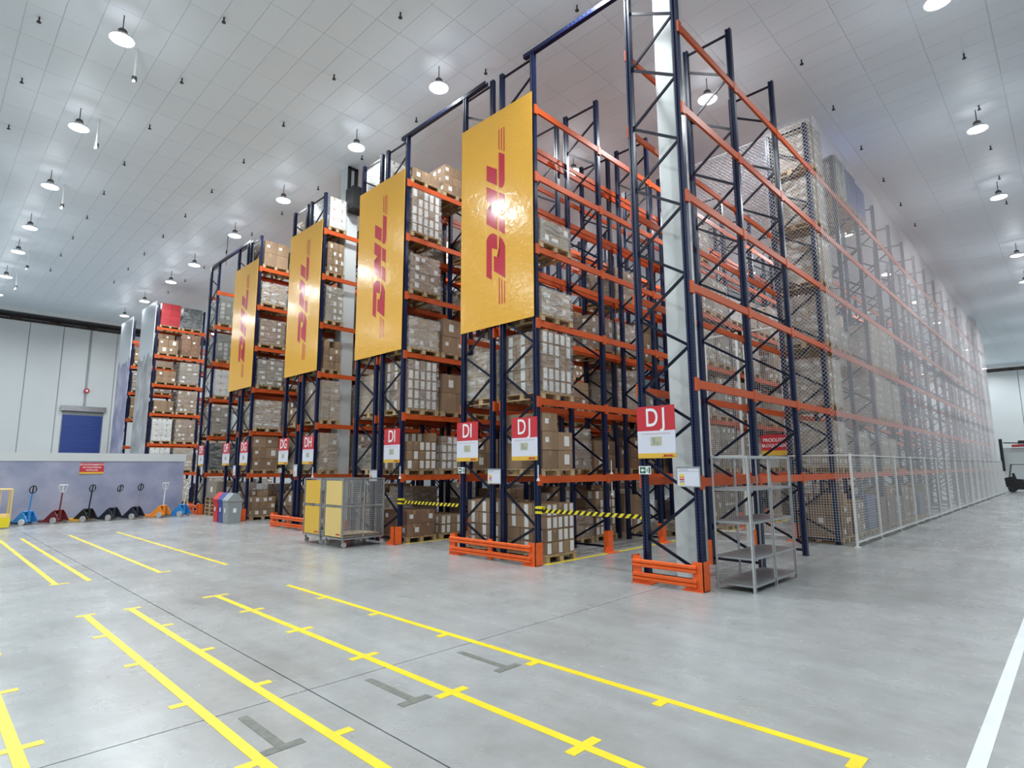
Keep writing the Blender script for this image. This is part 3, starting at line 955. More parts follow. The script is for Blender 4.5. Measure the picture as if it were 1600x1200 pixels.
HID = 'R2b.7.1.0 R2b.7.1.1 R2b.7.4.1 R2b.8.0.0 R2b.8.1.0 R2b.8.1.1 R2b.8.2.0 R2b.8.3.0 R2b.8.4.0 R2b.8.4.1 R2b.9.1.0 R2b.9.1.1 R2b.9.3.0 R2b.9.4.0 R2b.9.4.1 R2a.0.4.0 R2a.4.0.1 R2a.4.1.0 R2a.4.1.1 R2a.4.2.0 R2a.5.0.0 R2a.5.0.1 R2a.5.1.0 R2a.5.2.0 R2a.5.3.0 R2a.6.0.1 R2a.6.1.1 R2a.6.2.0 R2a.6.3.0 R2a.6.4.0 R2a.7.0.0 R2a.7.0.1 R2a.7.1.0 R2a.7.2.0 R2a.7.2.1 R2a.7.3.1 R2a.7.4.1 R2a.8.0.1 R2a.8.1.0 R2a.8.2.0 R2a.8.3.0 R2a.8.3.1 R3b.1.1.1 R3b.1.4.1 R3b.1.5.1 R3b.2.4.0 R3b.2.5.0 R3b.2.5.1 R3b.3.1.0 R3b.3.5.0 R3b.3.5.1 R3b.4.1.0 R3b.4.1.1 R3b.4.3.0 R3b.4.4.1 R3a.0.2.1 R3a.1.0.1 R3a.1.1.0 R3a.1.2.1 R3a.1.4.1 R3a.2.0.0 R3a.2.1.0 R3a.2.1.1 R3a.2.2.0 R3a.2.2.1 R3a.2.4.0 R3a.2.4.1 R3a.2.5.0 R3a.2.5.1 R4b.1.0.1 R4b.1.1.0 R4b.1.3.1 R4b.1.5.0 R4b.2.1.0 R4b.2.1.1 R4b.2.2.1 R4b.2.3.0 R4b.2.4.0 R4b.2.5.1 R4a.0.0.1 R4a.0.1.1 R4a.0.3.1 R4a.0.5.0 R4a.1.1.0 R4a.1.1.1 R4a.1.2.0 R4a.1.3.0 R4a.1.3.1 R4a.1.4.1 R4a.1.5.0 R4a.1.5.1 R4a.1.6.1 R5b.1.0.0 R5b.1.1.0 R5b.1.2.0 R5b.1.3.0 R5b.1.3.1 R5b.1.4.0 R5b.1.4.1 R5b.2.0.0 R5b.2.1.0 R5b.2.1.1 R5b.2.2.0 R5b.2.2.1 R5b.2.3.0 R5b.2.3.1 R5b.2.5.0 R5b.2.5.1 R5a.0.2.1 R5a.0.3.1 R5a.1.1.0 R5a.1.1.1 R5a.1.2.0 R5a.1.3.0 R5a.1.3.1 R5a.1.4.0 R5a.1.4.1 R5a.1.5.0 R6.0.4.1 R6.0.5.1 R6.1.1.1 R6.1.2.0 R6.1.2.1 R6.1.3.1 R6.1.5.0 R6.1.5.1 R6.2.1.0 R6.2.1.1 R6.2.2.0 R6.2.2.1 R6.2.3.0 R6.2.3.1 R6.2.4.0 R6.2.4.1 R6.2.5.0 R6.2.5.1 R7.0.0.0 R7.1.0.1 R7.1.5.1 R7.2.0.0 R7.2.1.1 R7.2.2.0 R7.2.2.1 R7.2.3.0 R7.2.3.1 R7.2.4.0 R7.2.4.1 R7.2.5.0 R7.2.5.1 R7.2.6.0 R7.2.6.1 R7.3.0.1 R7.3.1.0 R7.3.2.0 R7.3.3.1 R7.3.4.0 R7.3.4.1 R7.3.5.0 R7.3.5.1 R7.3.6.0 R7.3.6.1 R8.0.0.0 R8.0.1.0 R8.0.1.1 R8.0.2.1 R8.1.1.1 R8.1.2.0 R8.1.2.1 R8.1.4.0 R8.1.4.1 R8.2.1.0 R8.2.1.1 R8.2.2.1 R8.2.3.1 R8.2.4.0 R8.2.4.1 R8.2.5.0 R8.2.5.1 R8.2.6.0'
HIDDEN = set(HID.split())
nload = [0]
boxes_dbg = []
def load(sid, sty, x, y, z, h, where, wy=1.0, wx=1.1, near=False, base=True, pm='wood'):
    if sid in HIDDEN: return
    LR[0] = rnd = random.Random(sid)
    m, (nx, ny, lh), labs, film, words = STY[sty]
    if base:
        pallet(x, y, z, 'wooden pallet %s' % where, wy, wx, near, pm)
        zb = z + PH
    else: zb = z
    t = thing('carton_load', (x, y, zb + .002), '%s, %s' % (words, where), 'carton load', 'carton loads on the racks', R(rnd.uniform(-.6, .6)))
    wx2, wy2 = wx-.05, wy-.07
    nl = max(1, int(round(h / lh)))
    cz = h / nl
    cx, cy = wx2/nx, wy2/ny
    ragged = rnd.random() < .35 and film is None and nl > 2
    for l in range(nl):
        for i in range(nx):
            for j in range(ny):
                if 0 < i < nx-1 and 0 < j < ny-1 and l < nl-1: continue
                if ragged and l == nl-1 and rnd.random() < .45: continue
                lab = labs[rnd.randrange(len(labs))]
                dx, dy = rnd.uniform(-.004, .004), rnd.uniform(-.004, .004)
                put('carton', carton_mesh(cx, cy, cz, m, lab), t, (-wx2/2+cx*(i+.5)+dx, -wy2/2+cy*(j+.5)+dy, l*cz))
    if film:
        put('stretch_film', film_mesh(wx2+.02, wy2+.02, h, film, rnd.randrange(4)), t)
    boxes_dbg.append((sid, x, y, zb, wx, wy, h))
    nload[0] += 1

ORD = ['first', 'second', 'third', 'fourth', 'fifth', 'sixth', 'seventh', 'eighth', 'ninth', 'tenth', 'eleventh']
LNAME = ['on the floor', 'first beam', 'second beam', 'third beam', 'fourth beam', 'fifth beam', 'topmost beam']
RW = {'R1': 'column rack', 'R2b': 'largest-banner rack DJ side', 'R2a': 'largest-banner rack DI side', 'R3b': 'second-banner rack DI side', 'R3a': 'second-banner rack DH side',
      'R4b': 'third-banner rack DH side', 'R4a': 'third-banner rack DG side', 'R5b': 'smallest-banner rack DG side', 'R5a': 'smallest-banner rack DF side', 'R6': 'bannerless dark rack', 'R7': 'grey-print rack', 'R8': 'violet-print rack'}
def zlev(k): return 0.003 if k == 0 else LV[k-1] + .068
def slot(rk, bay, lev, s, sty, h, near=False, **kw):
    xl, xr, t, n = racks[rk]
    xc = (xl + xr)/2
    y = Y0 + bay*PITCH + (PITCH/4 + .01 if s == 0 else PITCH*3/4 - .01)
    if 'dy' in kw: y += kw.pop('dy')
    where = '%s, %s bay %s, %s' % (LNAME[lev], ORD[bay], ('front', 'rear')[s], RW[rk])
    if lev == 0:
        kw.setdefault('wy', .92); y += .03 if s == 0 else -.03
    near = near or math.hypot(xc, y) < 14.5
    sid_ = '%s.%d.%d.%d' % (rk, bay, lev, s)
    load(sid_, sty, xc + random.Random(sid_).uniform(-.02, .02), y, zlev(lev), h, where, near=near, **kw)

# --- rack R1: first three bays empty, then wrapped loads
for lev, h in ((1, 1.1), (2, 1.15), (3, 1.2), (4, 1.15), (5, 1.2), (6, 1.2)):
    slot('R1', 3, lev, 0, 'milky', h)
slot('R1', 3, 0, 0, 'brown', 1.0); slot('R1', 3, 0, 1, 'brown', .8)
slot('R1', 4, 6, 0, 'greencr', 1.15); slot('R1', 4, 6, 1, 'bluecr', 1.15); slot('R1', 5, 6, 0, 'bluecr', 1.1)
slot('R1', 4, 1, 0, 'milky', .95); slot('R1', 5, 1, 0, 'milky', .85); slot('R1', 5, 1, 1, 'milky', .85)
for lev in (2, 3):
    slot('R1', 5, lev, 0, 'milky', 1.2); slot('R1', 5, lev, 1, 'milky', 1.2); slot('R1', 6, lev, 0, 'milky', 1.15)
slot('R1', 3, 3, 1, 'grey', .5)
for b in (4, 5, 6, 7):
    for s in (0, 1):
        slot('R1', b, 0, s, ['brown', 'brown', 'bluecr', 'red', 'bigb', 'grey'][(b*2+s) % 6], rnd.uniform(.7, 1.3))
# --- rack R2 DJ side
slot('R2b', 0, 0, 0, 'labels', .96); slot('R2b', 0, 1, 0, 'bigb', 1.1); slot('R2b', 0, 2, 0, 'labelsf', 1.24)
slot('R2b', 0, 3, 0, 'milky', .55); slot('R2b', 0, 4, 0, 'grey', .5)
slot('R2b', 2, 0, 1, 'long', .2)
for b in range(3, 10):
    for lev in range(0, 6):
        for s in (0, 1):
            if rnd.random() < (.85 if lev < 5 else .3):
                slot('R2b', b, lev, s, rnd.choice(['milky', 'milky', 'big', 'brownf', 'grey', 'white']), rnd.uniform(.75, 1.2))
# --- rack R2 DI side
for b in range(0, 9):
    for lev in range(0, 7):
        for s in (0, 1):
            if rnd.random() < ([.7, .8, .7, .6, .5, .12, .15][lev] if b < 3 else [.6, .5, .45, .35, .25, .03, .0][lev]):
                slot('R2a', b, lev, s, rnd.choice(['brown', 'brownf', 'bigb', 'labels', 'grey', 'red', 'milky']), rnd.uniform(.6, 1.2))
# --- rack R3 DI side (aisle between the two largest banners)
slot('R3b', 0, 0, 0, 'red', .62); slot('R3b', 0, 0, 1, 'labels', .45)
slot('R3b', 0, 1, 0, 'labels', .92); slot('R3b', 0, 1, 1, 'labelsf', .85)
slot('R3b', 0, 2, 0, 'labelsf', 1.25); slot('R3b', 0, 2, 1, 'bigb', 1.0)
slot('R3b', 0, 3, 0, 'milky', .8); slot('R3b', 0, 3, 1, 'bigb', .95)
slot('R3b', 0, 4, 0, 'brownf', .95); slot('R3b', 0, 5, 0, 'labelsf', 1.2); slot('R3b', 0, 6, 0, 'brown', .3); slot('R3b', 0, 6, 1, 'brown', .8)
def fill(rk, bays, prob, styles, hs, levs=range(0, 7)):
    for b in bays:
        for lev in levs:
            for s in (0, 1):
                if rnd.random() < prob:
                    slot(rk, b, lev, s, rnd.choice(styles), rnd.uniform(*hs))
fill('R3b', (1, 2, 3, 4), .75, ['brown', 'brownf', 'bigb', 'milky', 'red'], (.6, 1.15), range(0, 6))
slot('R3a', 0, 6, 0, 'white', 1.0)
fill('R3a', (0, 1, 2), .75, ['milky', 'grey', 'brown', 'long', 'big'], (.5, 1.15), range(0, 6))
# --- rack R4
for lev, sty, h in ((0, 'brown', .9), (1, 'big', 1.1), (2, 'big', 1.2), (3, 'brown', .9), (4, 'grey', 1.1), (5, 'brown', 1.0), (6, 'white', 1.0)):
    slot('R4b', 0, lev, 0, sty, h, wy=.64, dy=-.165)
    if lev < 5: slot('R4b', 0, lev, 1, 'brownf', h, wy=.8, dy=.1)
fill('R4b', (1, 2), .85, ['brownf', 'milky', 'bigb', 'grey'], (.6, 1.15))
fill('R4a', (0, 1), .8, ['brown', 'big', 'bigb', 'milky'], (.6, 1.15))
# --- rack R5
slot('R5b', 0, 0, 0, 'brown', .9, near=True); slot('R5b', 0, 0, 1, 'brown', .75)
for s in (0, 1):
    slot('R5b', 0, 1, s, 'bigb', 1.2); slot('R5b', 0, 2, s, 'milky', 1.0); slot('R5b', 0, 3, s, 'grey', .95)
    slot('R5b', 0, 4, s, 'brownf', .95); slot('R5b', 0, 6, s, 'bigb', .95)
slot('R5b', 0, 5, 0, 'milky', .8)
fill('R5b', (1, 2), .8, ['brownf', 'milky', 'bigb', 'grey'], (.6, 1.15), range(0, 6))
fill('R5a', (0, 1), .7, ['white', 'milky', 'grey'], (.5, 1.1), range(0, 6))
# --- rack R6
for lev in range(0, 6):
    for s in (0, 1):
        slot('R6', 0, lev, s, ['grey', 'darkcr', 'grey', 'white', 'greencr', 'greencr'][lev], 1.1)
fill('R6', (1, 2), .8, ['grey', 'greencr', 'milky'], (.8, 1.15), range(0, 6))
# --- rack R7 and R8, far away
R7 = {0: ('white', 1.1), 1: ('white', 1.15), 2: ('white', 1.15), 3: ('brown', .55), 4: ('brown', .6), 5: ('bigb', .75), 6: ('redcr', 1.2)}
for lev, (sty, h) in R7.items():
    slot('R7', 0, lev, 0, sty, h); slot('R7', 0, lev, 1, ['milky', 'milky', 'brownf', 'brownf', 'grey', 'red', 'darkcr'][lev], 1.15)
fill('R7', (1, 2, 3), .7, ['milky', 'brownf', 'grey'], (.8, 1.15))
fill('R8', (0, 1, 2), .7, ['milky', 'brownf', 'brown', 'grey'], (.8, 1.15))

# stacks of empty pallets by the dark rack and the bins
for k in range(5):
    pallet(-24.5, 8.75, .003 + k*.142, 'empty wooden pallet, %s from the floor in the stack beside the bins' % ORD[k], 1.0, 1.15, False, 'wood_dark', 'stack of empty pallets')
if True:
    t = thing('carton_load', (-24.5, 8.75, .003 + 5*.142), 'grey carton resting on the stack of empty pallets', 'carton load')
    put('carton', carton_mesh(1.0, .95, .62, 'card_grey', 4), t)
for k in range(3):
    pallet(-6.9+.0, 11.2, .003 + k*.142 if False else 0.003, 'x', 1, 1.1) if False else None

# ------------------------------------------------------------------ fence, cage and nets
def mesh_wires(mb, p0, du, L_, z0, z1, step=.06, t=.004):
    """wire mesh in a vertical plane: p0 = (x, y), du = unit direction"""
    n = int(L_/step)
    for i in range(n+1):
        a = p0[0]+du[0]*i*step, p0[1]+du[1]*i*step
        mb.bar((a[0], a[1], z0), (a[0], a[1], z1), t, t, caps=False)
    for k in range(int((z1-z0)/step)+1):
        z = z0 + k*step
        mb.bar((p0[0], p0[1], z), (p0[0]+du[0]*L_, p0[1]+du[1]*L_, z), t, t, caps=False)
fence = thing('mesh_fence', (-3.8, 15.0, 0), 'low white wire mesh fence running along the rack to the far wall', 'fence')
L0 = 2.19
pw = MB(); mesh_wires(pw, (0, .04), (0, 1), L0-.08, .1, 2.05)
wire_me = pw.mesh('wire_mesh', 'fence_paint')
post2 = MB().box(-.02, .02, -.03, .03, 0, 2.09).box(-.06, .06, -.06, .06, 0, .01).mesh('fence_post', 'fence_paint')
railm = MB().box(-.015, .015, .03, L0-.03, 2.04, 2.07).box(-.015, .015, .03, L0-.03, .08, .11).mesh('rail', 'fence_paint')
for k in range(16):
    put('fence_post', post2, fence, (0, k*L0, 0))
    tag(put('wire_mesh', wire_me, fence, (0, k*L0, 0)), kind='stuff')
    put('rail', railm, fence, (0, k*L0, 0))
put('fence_post', post2, fence, (0, 16*L0, 0))
MB().box(-.02, .02, .02, L0*16, .0, .03).build('base_strip', 'residue', fence)
# return panel in front of the rack
ret = MB(); mesh_wires(ret, (-1.35, 0), (1, 0), 1.33, .1, 2.05)
tag(ret.build('wire_mesh', 'fence_paint', fence), kind='stuff')
MB().box(-1.35, 0, -.015, .015, 2.04, 2.07).build('rail', 'fence_paint', fence)

cage = thing('cage_door', (-6.3, 15.3, 0), 'tall white mesh gate closing the aisle behind the metal shelving', 'gate')
for x in (-7.3, -6.38, -6.18, -5.25):
    MB().box(-.03, .03, -.03, .03, 0, 5.42).build('gate_post', 'fence_paint', cage, (x+6.3, 0, 0))
for a, b in ((-7.3, -6.38), (-6.18, -5.25)):
    mb = MB()
    for z in (.12, 2.1, 5.4): mb.box(a+6.3, b+6.3, -.02, .02, z-.03, z+.01)
    mb.build('gate_rail', 'fence_paint', cage)
    mb = MB(); mesh_wires(mb, (a+6.3+.03, 0), (1, 0), b-a-.06, .12, 5.38, .055)
    tag(mb.build('wire_mesh', 'fence_paint', cage), kind='stuff')
sg = thing('hanging_sign', (-5.5, 15.2, 2.3), 'red and yellow sign reading PRODUTOS BLOQUEADOS on the tall mesh gate', 'sign')
MB().box(-.36, .36, 0, .01, -.1, .3).build('red_field', 'red_board', sg)
MB().box(-.36, .36, 0, .011, -.22, -.1).build('yellow_strip', 'yellow_panel', sg)
put('lettering', text_mesh('PRODUTOS', .12, 'white_ink', bold=.002), sg, (0, -.003, .16), (R(90), 0, 0))
put('lettering', text_mesh('BLOQUEADOS', .105, 'white_ink', bold=.002), sg, (0, -.003, .02), (R(90), 0, 0))

def net_cords(L_, z0, z1, step, t, plane):
    """diamond net: both diagonal families clipped to the rectangle"""
    mb = MB()
    hh = z1 - z0
    n = int((L_ + hh)/step)
    for k in range(n+1):
        c = k*step
        # rising family: u - (z - z0) = c - hh
        u0, u1 = max(0, c-hh), min(L_, c)
        if u1 - u0 > .02:
            for fl in (0, 1):
                za, zb = (u0-(c-hh), u1-(c-hh))
                if fl: za, zb = hh-za, hh-zb
                if plane == 'x': mb.bar((0, u0, z0+za), (0, u1, z0+zb), t, t, (1, 0, 0), caps=False)
                else: mb.bar((u0, 0, z0+za), (u1, 0, z0+zb), t, t, (0, 1, 0), caps=False)
    return mb
nets = thing('safety_net', (-4.0, 15.0, 0), 'pale diamond safety net hung over the outer face of the column rack', 'net')
tag(net_cords(35.2, 2.1, 10.6, .12, .005, 'x').build('netting', 'net', nets), kind='stuff')
MB().bar((0, 0, 10.6), (0, 35.2, 10.6), .01, .01).build('edge_rope', 'net', nets)
nets2 = thing('safety_net', (-7.4, 15.22, 0), 'pale diamond safety net across the aisle above the tall mesh gate', 'net')
tag(net_cords(2.15, 5.45, 10.6, .10, .004, 'y').build('netting', 'net', nets2), kind='stuff')
MB().bar((0, 0, 10.6), (2.15, 0, 10.6), .01, .01).build('edge_rope', 'net', nets2)
nets3 = thing('safety_net', (-5.2, 14.98, 0), 'pale diamond safety net across the column rack in front of its loads', 'net')
tag(net_cords(1.15, 2.1, 10.6, .10, .004, 'y').build('netting', 'net', nets3), kind='stuff')

# ------------------------------------------------------------------ metal shelving
sh = thing('metal_shelving', (-3.85, 9.42, 0), 'grey metal shelving with empty shelves beside the column rack', 'shelving')
SX, SYs = (-.22, .32), (-.84, -.04, .84)
for y in SYs:
    for x in SX:
        MB().box(x-.018, x+.018, y-.018, y-.014, 0, 1.96).box((x+.014 if x > 0 else x-.018), (x+.018 if x > 0 else x-.014), y-.018, y+.018, 0, 1.96).box(x-.02, x+.02, y-.02, y+.02, 0, .015).build('post', 'steel_light', sh)
for z in (.11, .49, 1.0, 1.48):
    for a, b in zip(SYs, SYs[1:]):
        MB().box(SX[0]-.01, SX[1]+.01, a, b, z-.002, z).box(SX[0]-.01, SX[1]+.01, a, a+.003, z-.035, z).box(SX[0]-.01, SX[1]+.01, b-.003, b, z-.035, z)\
            .box(SX[0]-.012, SX[0]-.009, a, b, z-.035, z).box(SX[1]+.009, SX[1]+.012, a, b, z-.035, z).build('shelf', 'steel', sh)
MB().box(SX[0], SX[1], SYs[0]-.015, SYs[0]+.015, 1.93, 1.96).box(SX[0], SX[1], SYs[2]-.015, SYs[2]+.015, 1.93, 1.96)\
    .box(SX[0]-.015, SX[0]+.015, SYs[0], SYs[2], 1.93, 1.96).box(SX[1]-.015, SX[1]+.015, SYs[0], SYs[2], 1.93, 1.96).box(SX[0], SX[1], SYs[1]-.015, SYs[1]+.015, 1.93, 1.96).build('top_frame', 'steel_light', sh)

# ------------------------------------------------------------------ roll cages
def roll_cage(xc, yc, panel, label):
    t = thing('roll_cage', (xc, yc, 0), label, 'roll cage', 'roll cages with yellow panels')
    W_, D_, z0, z1 = .42, .54, .2, 1.56
    fr = MB()
    for x in (-W_, W_):
        for y in (-D_, D_): fr.bar((x, y, z0), (x, y, z1), .03, .03)
        for z in (z0, z1): fr.bar((x, -D_, z), (x, D_, z), .03, .03)
    for y in (-D_, D_):
        for z in (z0, z1): fr.bar((-W_, y, z), (W_, y, z), .03, .03)
    fr.bar((-W_-.06, -D_-.01, .93), (W_, -D_-.01, .93), .02, .02).bar((W_+.01, -D_, .93), (W_+.01, D_, .93), .02, .02)
    fr.build('frame', 'steel', t)
    MB().box(-W_, W_, -D_, D_, z0-.02, z0).build('base', 'steel', t)
    for a, b in ((z0+.04, .90), (.96, z1-.04)):
        MB().box(-W_+.05, W_-.05, -D_-.012, -D_, a, b).build('yellow_panel', panel, t)
    put('logo', logo_small, t, (W_-.17, -D_-.015, z0+.1))
    for x in (-W_, W_):
        mb = MB(); mesh_wires(mb, (x, -D_), (0, 1), 2*D_, z0, z1, .05, .004)
        tag(mb.build('side_mesh', 'steel_light', t), kind='stuff')
    mb = MB(); mesh_wires(mb, (-W_, D_), (1, 0), 2*W_, z0, z1, .05, .004)
    tag(mb.build('back_mesh', 'steel_light', t), kind='stuff')
    mb = MB().bar((W_, -D_+.0, .93), (W_, D_, .93), .025, .03).bar((W_, .0, z0), (W_, .0, z1), .02, .02)
    mb.bar((W_-.02, -.3, .98), (W_-.02, -.3, z1-.06), .012, .012).bar((W_-.02, -.3, z1-.06), (W_-.02, .0, z1-.06), .012, .012).bar((W_-.02, .1, .98), (W_-.02, .1, z1-.06), .012, .012).bar((W_-.02, .1, z1-.06), (W_-.02, .5, z1-.06), .012, .012)
    mb.build('side_door', 'steel_light', t)
    for x in (-W_+.04, W_-.04):
        for y in (-D_+.04, D_-.04):
            c = MB().box(x-.02, x+.02, y-.02, y+.02, .12, .18).build('caster', 'steel', t)
            MB().tube([(x-.015, y+.03, .065), (x+.015, y+.03, .065)], .06, 12).build('wheel', 'wheel', c)
    return t
roll_cage(-12.66, 7.54, 'yellow_light', 'roll cage with pale yellow panels and a wire mesh side, nearer one')
roll_cage(-13.66, 7.52, 'yellow_panel', 'roll cage with deep yellow panels, left of the mesh-sided one')
fc = thing('flat_carton', (-12.66, 7.54, .222), 'flattened cardboard sheets lying inside the nearer roll cage', 'cardboard')
for k in range(4):
    MB().box(-.36, .36, -.48, .48, 0, .012).build('sheet', 'card_pale', fc, (0, 0, .004 + k*.018), (R(rnd.uniform(-1, 1)), R(rnd.uniform(-1, 1)), R(rnd.uniform(-3, 3))))

# ------------------------------------------------------------------ waste bins
def waste_bin(x, y, m, label, s=1.0):
    t = thing('waste_bin', (x, y, 0), label, 'waste bin', 'waste bins for sorting')
    w_, d_, h_ = .225*s, .22*s, .72
    mb = MB()
    a = [(-w_*.88, -d_*.88), (w_*.88, -d_*.88), (w_*.88, d_*.88), (-w_*.88, d_*.88)]
    b = [(-w_, -d_), (w_, -d_), (w_, d_), (-w_, d_)]
    for i in range(4):
        j = (i+1) % 4
        mb.face([(*a[i], 0), (*a[j], 0), (*b[j], h_), (*b[i], h_)])
    mb.face([(*p, 0) for p in a]); mb.face([(*p, h_) for p in b])
    mb.build('bin_body', m, t)
    mb = MB().box(-w_-.02, w_+.02, -d_-.02, d_+.02, h_, h_+.05)
    # peaked lid: ridge runs front to back
    mb.prism([(-d_-.015, h_+.05), (d_+.015, h_+.05), (d_*.3, h_+.27), (-d_*.3, h_+.27)], 'x', -w_-.01, w_+.01)
    mb.build('lid', m, t)
    MB().box(-.05, .05, -d_-.004, -d_, .36, .5).box(w_-.01, w_+.004, -.05, .05, .36, .5).build('sticker', 'white_ink', t)
waste_bin(-21.79, 7.74, 'bin_red', 'red waste bin with peaked lid')
waste_bin(-21.27, 7.73, 'bin_blue', 'blue waste bin between the red and grey bins')
waste_bin(-20.72, 7.70, 'bin_grey', 'grey waste bin with peaked lid', 1.05)

# ------------------------------------------------------------------ pallet jacks
def pallet_jack(x, y, rz, body, fork, shaft, handle, label, lean=8, loop=True, wheel='wheel'):
    """forks point to local -Y"""
    t = thing('pallet_jack', (x, y, 0), label, 'pallet jack', 'pallet jacks along the mural wall', rz)
    for s in (-1, 1):
        fk = MB().prism([(-1.25, .05), (-1.18, .09), (0, .1), (0, .04), (-1.1, .04)], 'x', s*.2-.08, s*.2+.08)
        fo = fk.build('fork', fork, t)
        MB().tube([(s*.2-.05, -1.05, .035), (s*.2+.05, -1.05, .035)], .035, 10).build('roller', 'rubber', fo)
    side = [(-.36, .05), (-.05, .06), (.02, .11), (.2, .11), (.27, .08), (.30, .13), (.12, .40), (.04, .42), (-.08, .31)]
    MB().prism(side, 'x', -.20, -.17).prism(side, 'x', .17, .20)\
        .prism([(-.1, .3), (-.06, .34), (.08, .46), (.12, .44), (.02, .30)], 'x', -.17, .17).build('body', body, t)
    MB().tube([(0, .13, .1), (0, .13, .42)], .055, 12).build('pump', body, t)
    for s in (-1, 1):
        MB().tube([(s*.205, .12, .105), (s*.25, .12, .105)], .105, 14).build('wheel', wheel, t)
    L_ = .82
    ang = R(lean)
    dy, dz = math.sin(ang), math.cos(ang)
    a = Vector((0, .1, .40)); b = a + Vector((0, dy, dz))*L_*.78; c_ = a + Vector((0, dy, dz))*L_*1.08
    MB().tube([a, b], .022, 8).build('shaft', shaft, t)
    if loop:
        pts = []
        mid = (b + c_)/2; rx, rz_ = .12, (c_ - b).length/2
        for k in range(17):
            th = 2*math.pi*k/16
            pts.append(mid + Vector((math.sin(th)*rx, dy*math.cos(th)*-rz_, -math.cos(th)*rz_*dz)))
        MB().tube(pts, .018, 8).tube([b, c_], .02, 8).build('handle', handle, t)
    else:
        MB().tube([b, c_], .02, 8).tube([c_ + Vector((-.17, 0, 0)), c_ + Vector((.17, 0, 0))], .02, 8).tube([c_ + Vector((-.17, 0, 0)), b + Vector((-.1, 0, .03)), b], .012, 6).tube([c_ + Vector((.17, 0, 0)), b + Vector((.1, 0, .03)), b], .012, 6).build('handle', handle, t)
J = R(-55)
pallet_jack(-25.3, 2.80, J, 'jack_blue', 'jack_navy', 'jack_blue', 'black', 'bright blue pallet jack, nearest the yellow trolley', 6, wheel='jack_white')
pallet_jack(-25.3, 3.62, J, 'jack_red', 'jack_red', 'jack_red', 'jack_white', 'dark red pallet jack with a wide pale handle', 4, False)
pallet_jack(-25.3, 4.44, J, 'black', 'jack_yellow', 'black', 'black', 'black pallet jack with yellow forks', 6)
pallet_jack(-25.3, 5.18, J, 'jack_navy', 'jack_navy', 'steel', 'black', 'black pallet jack with leaning steel shaft, beside yellow forks', 16)
pallet_jack(-25.3, 5.90, J, 'jack_navy', 'jack_navy', 'steel', 'black', 'black pallet jack with upright steel shaft, beside orange forks', 8)
pallet_jack(-25.3, 6.78, J, 'jack_orange', 'jack_orange', 'jack_white', 'jack_white', 'orange pallet jack with a wide white handle', 2, False)
pallet_jack(-25.3, 7.48, J, 'jack_blue', 'jack_blue', 'jack_white', 'jack_white', 'bright blue pallet jack with white shaft at the wall end', 10)

# yellow trolley at the left edge
yt = thing('yellow_trolley', (-24.6, 1.75, 0), 'yellow tubular trolley cut off at the end of the mural wall', 'trolley')
mb = MB()
for x in (-.35, .35):
    for y in (-.6, .55): mb.tube([(x, y, .12), (x, y, 1.2)], .022, 8)
    for z in (1.2, .4): mb.tube([(x, -.6, z), (x, .55, z)], .02, 8)
for y in (-.6, .55):
    for z in (1.2, .4): mb.tube([(-.35, y, z), (.35, y, z)], .02, 8)
for y in (-.3, 0, .28): mb.tube([(.35, y, .4), (.35, y, 1.2)], .012, 6)
mb.build('frame', 'yellow_light', yt)
MB().box(-.37, .37, -.62, .57, .3, .36).build('deck', 'yellow_light', yt)
MB().box(.2, .38, -.5, .0, .03, .34).box(.2, .38, .15, .55, .03, .34).build('box', 'yellow', yt)

# ------------------------------------------------------------------ lamps
def make_lamp(loc, label, group):
    t = thing('high_bay_lamp', loc, label, 'lamp', group)
    MB().lathe([(.24, 0), (.235, .03), (.17, .09), (.10, .13), (.09, .14)], 24).build('shade', 'lamp_shade', t, smooth=True)
    MB().lathe([(.0, .26), (.06, .255), (.09, .22), (.10, .14), (0, .13)], 16).build('housing', 'lamp_dark', t, smooth=True)
    MB().tube([(0, 0, .25), (0, 0, CEIL - loc[2] + .01)], .012, 6).build('hanger', 'lamp_dark', t)
    MB().lathe([(0, -.012), (.15, -.01), (.225, .005), (.225, .01), (0, .01)], 24).build('diffuser', 'lamp_on', t, smooth=True)
    ld = bpy.data.lights.new('lamp_light', 'AREA'); ld.shape = 'DISK'; ld.size = .44; ld.energy = LAMP_W; ld.color = (.93, .98, 1.0)
    ld.spread = R(165)
    lo = bpy.data.objects.new('lamp_light', ld); C.objects.link(lo); lo.parent = t; lo.location = (0, 0, -.02)
    lu = bpy.data.lights.new('ceiling_fill_up', 'AREA'); lu.shape = 'DISK'; lu.size = .5; lu.energy = LAMP_W*UPLIGHT; lu.color = (.97, .97, 1.0)  # added fill disk facing up to brighten the ceiling; the shade passes no light
    lo = bpy.data.objects.new('ceiling_fill_up', lu); C.objects.link(lo); lo.parent = t; lo.location = (0, 0, .10); lo.rotation_euler = (math.pi, 0, 0)
    lp = bpy.data.lights.new('ceiling_fill_ball', 'POINT'); lp.energy = LAMP_W*.13; lp.shadow_soft_size = .13; lp.color = (.9, .96, 1.0)  # added point fill below the diffuser, spreads light over the ceiling; no lens there
    lo = bpy.data.objects.new('ceiling_fill_ball', lp); C.objects.link(lo); lo.parent = t; lo.location = (0, 0, -.17)
    return t
proto = None
LAMPS = []
ZL_ = 11.25
xr1 = [-14.3, -19.1, -23.95, -28.75, -32.4, -37.1, -41.3, -9.5, -4.7, 0.1, 4.9]
for k, x in enumerate(xr1):
    nm = '%s high bay lamp over the open floor, counted from the nearest' % ORD[k] if k < 7 else 'high bay lamp outside the picture above the open floor'
    LAMPS.append((x, 2.32, nm))
xr2 = [-10.6, -14.5, -19.4, -23.9, -28.8, -32.35, -37.2, -41.7]
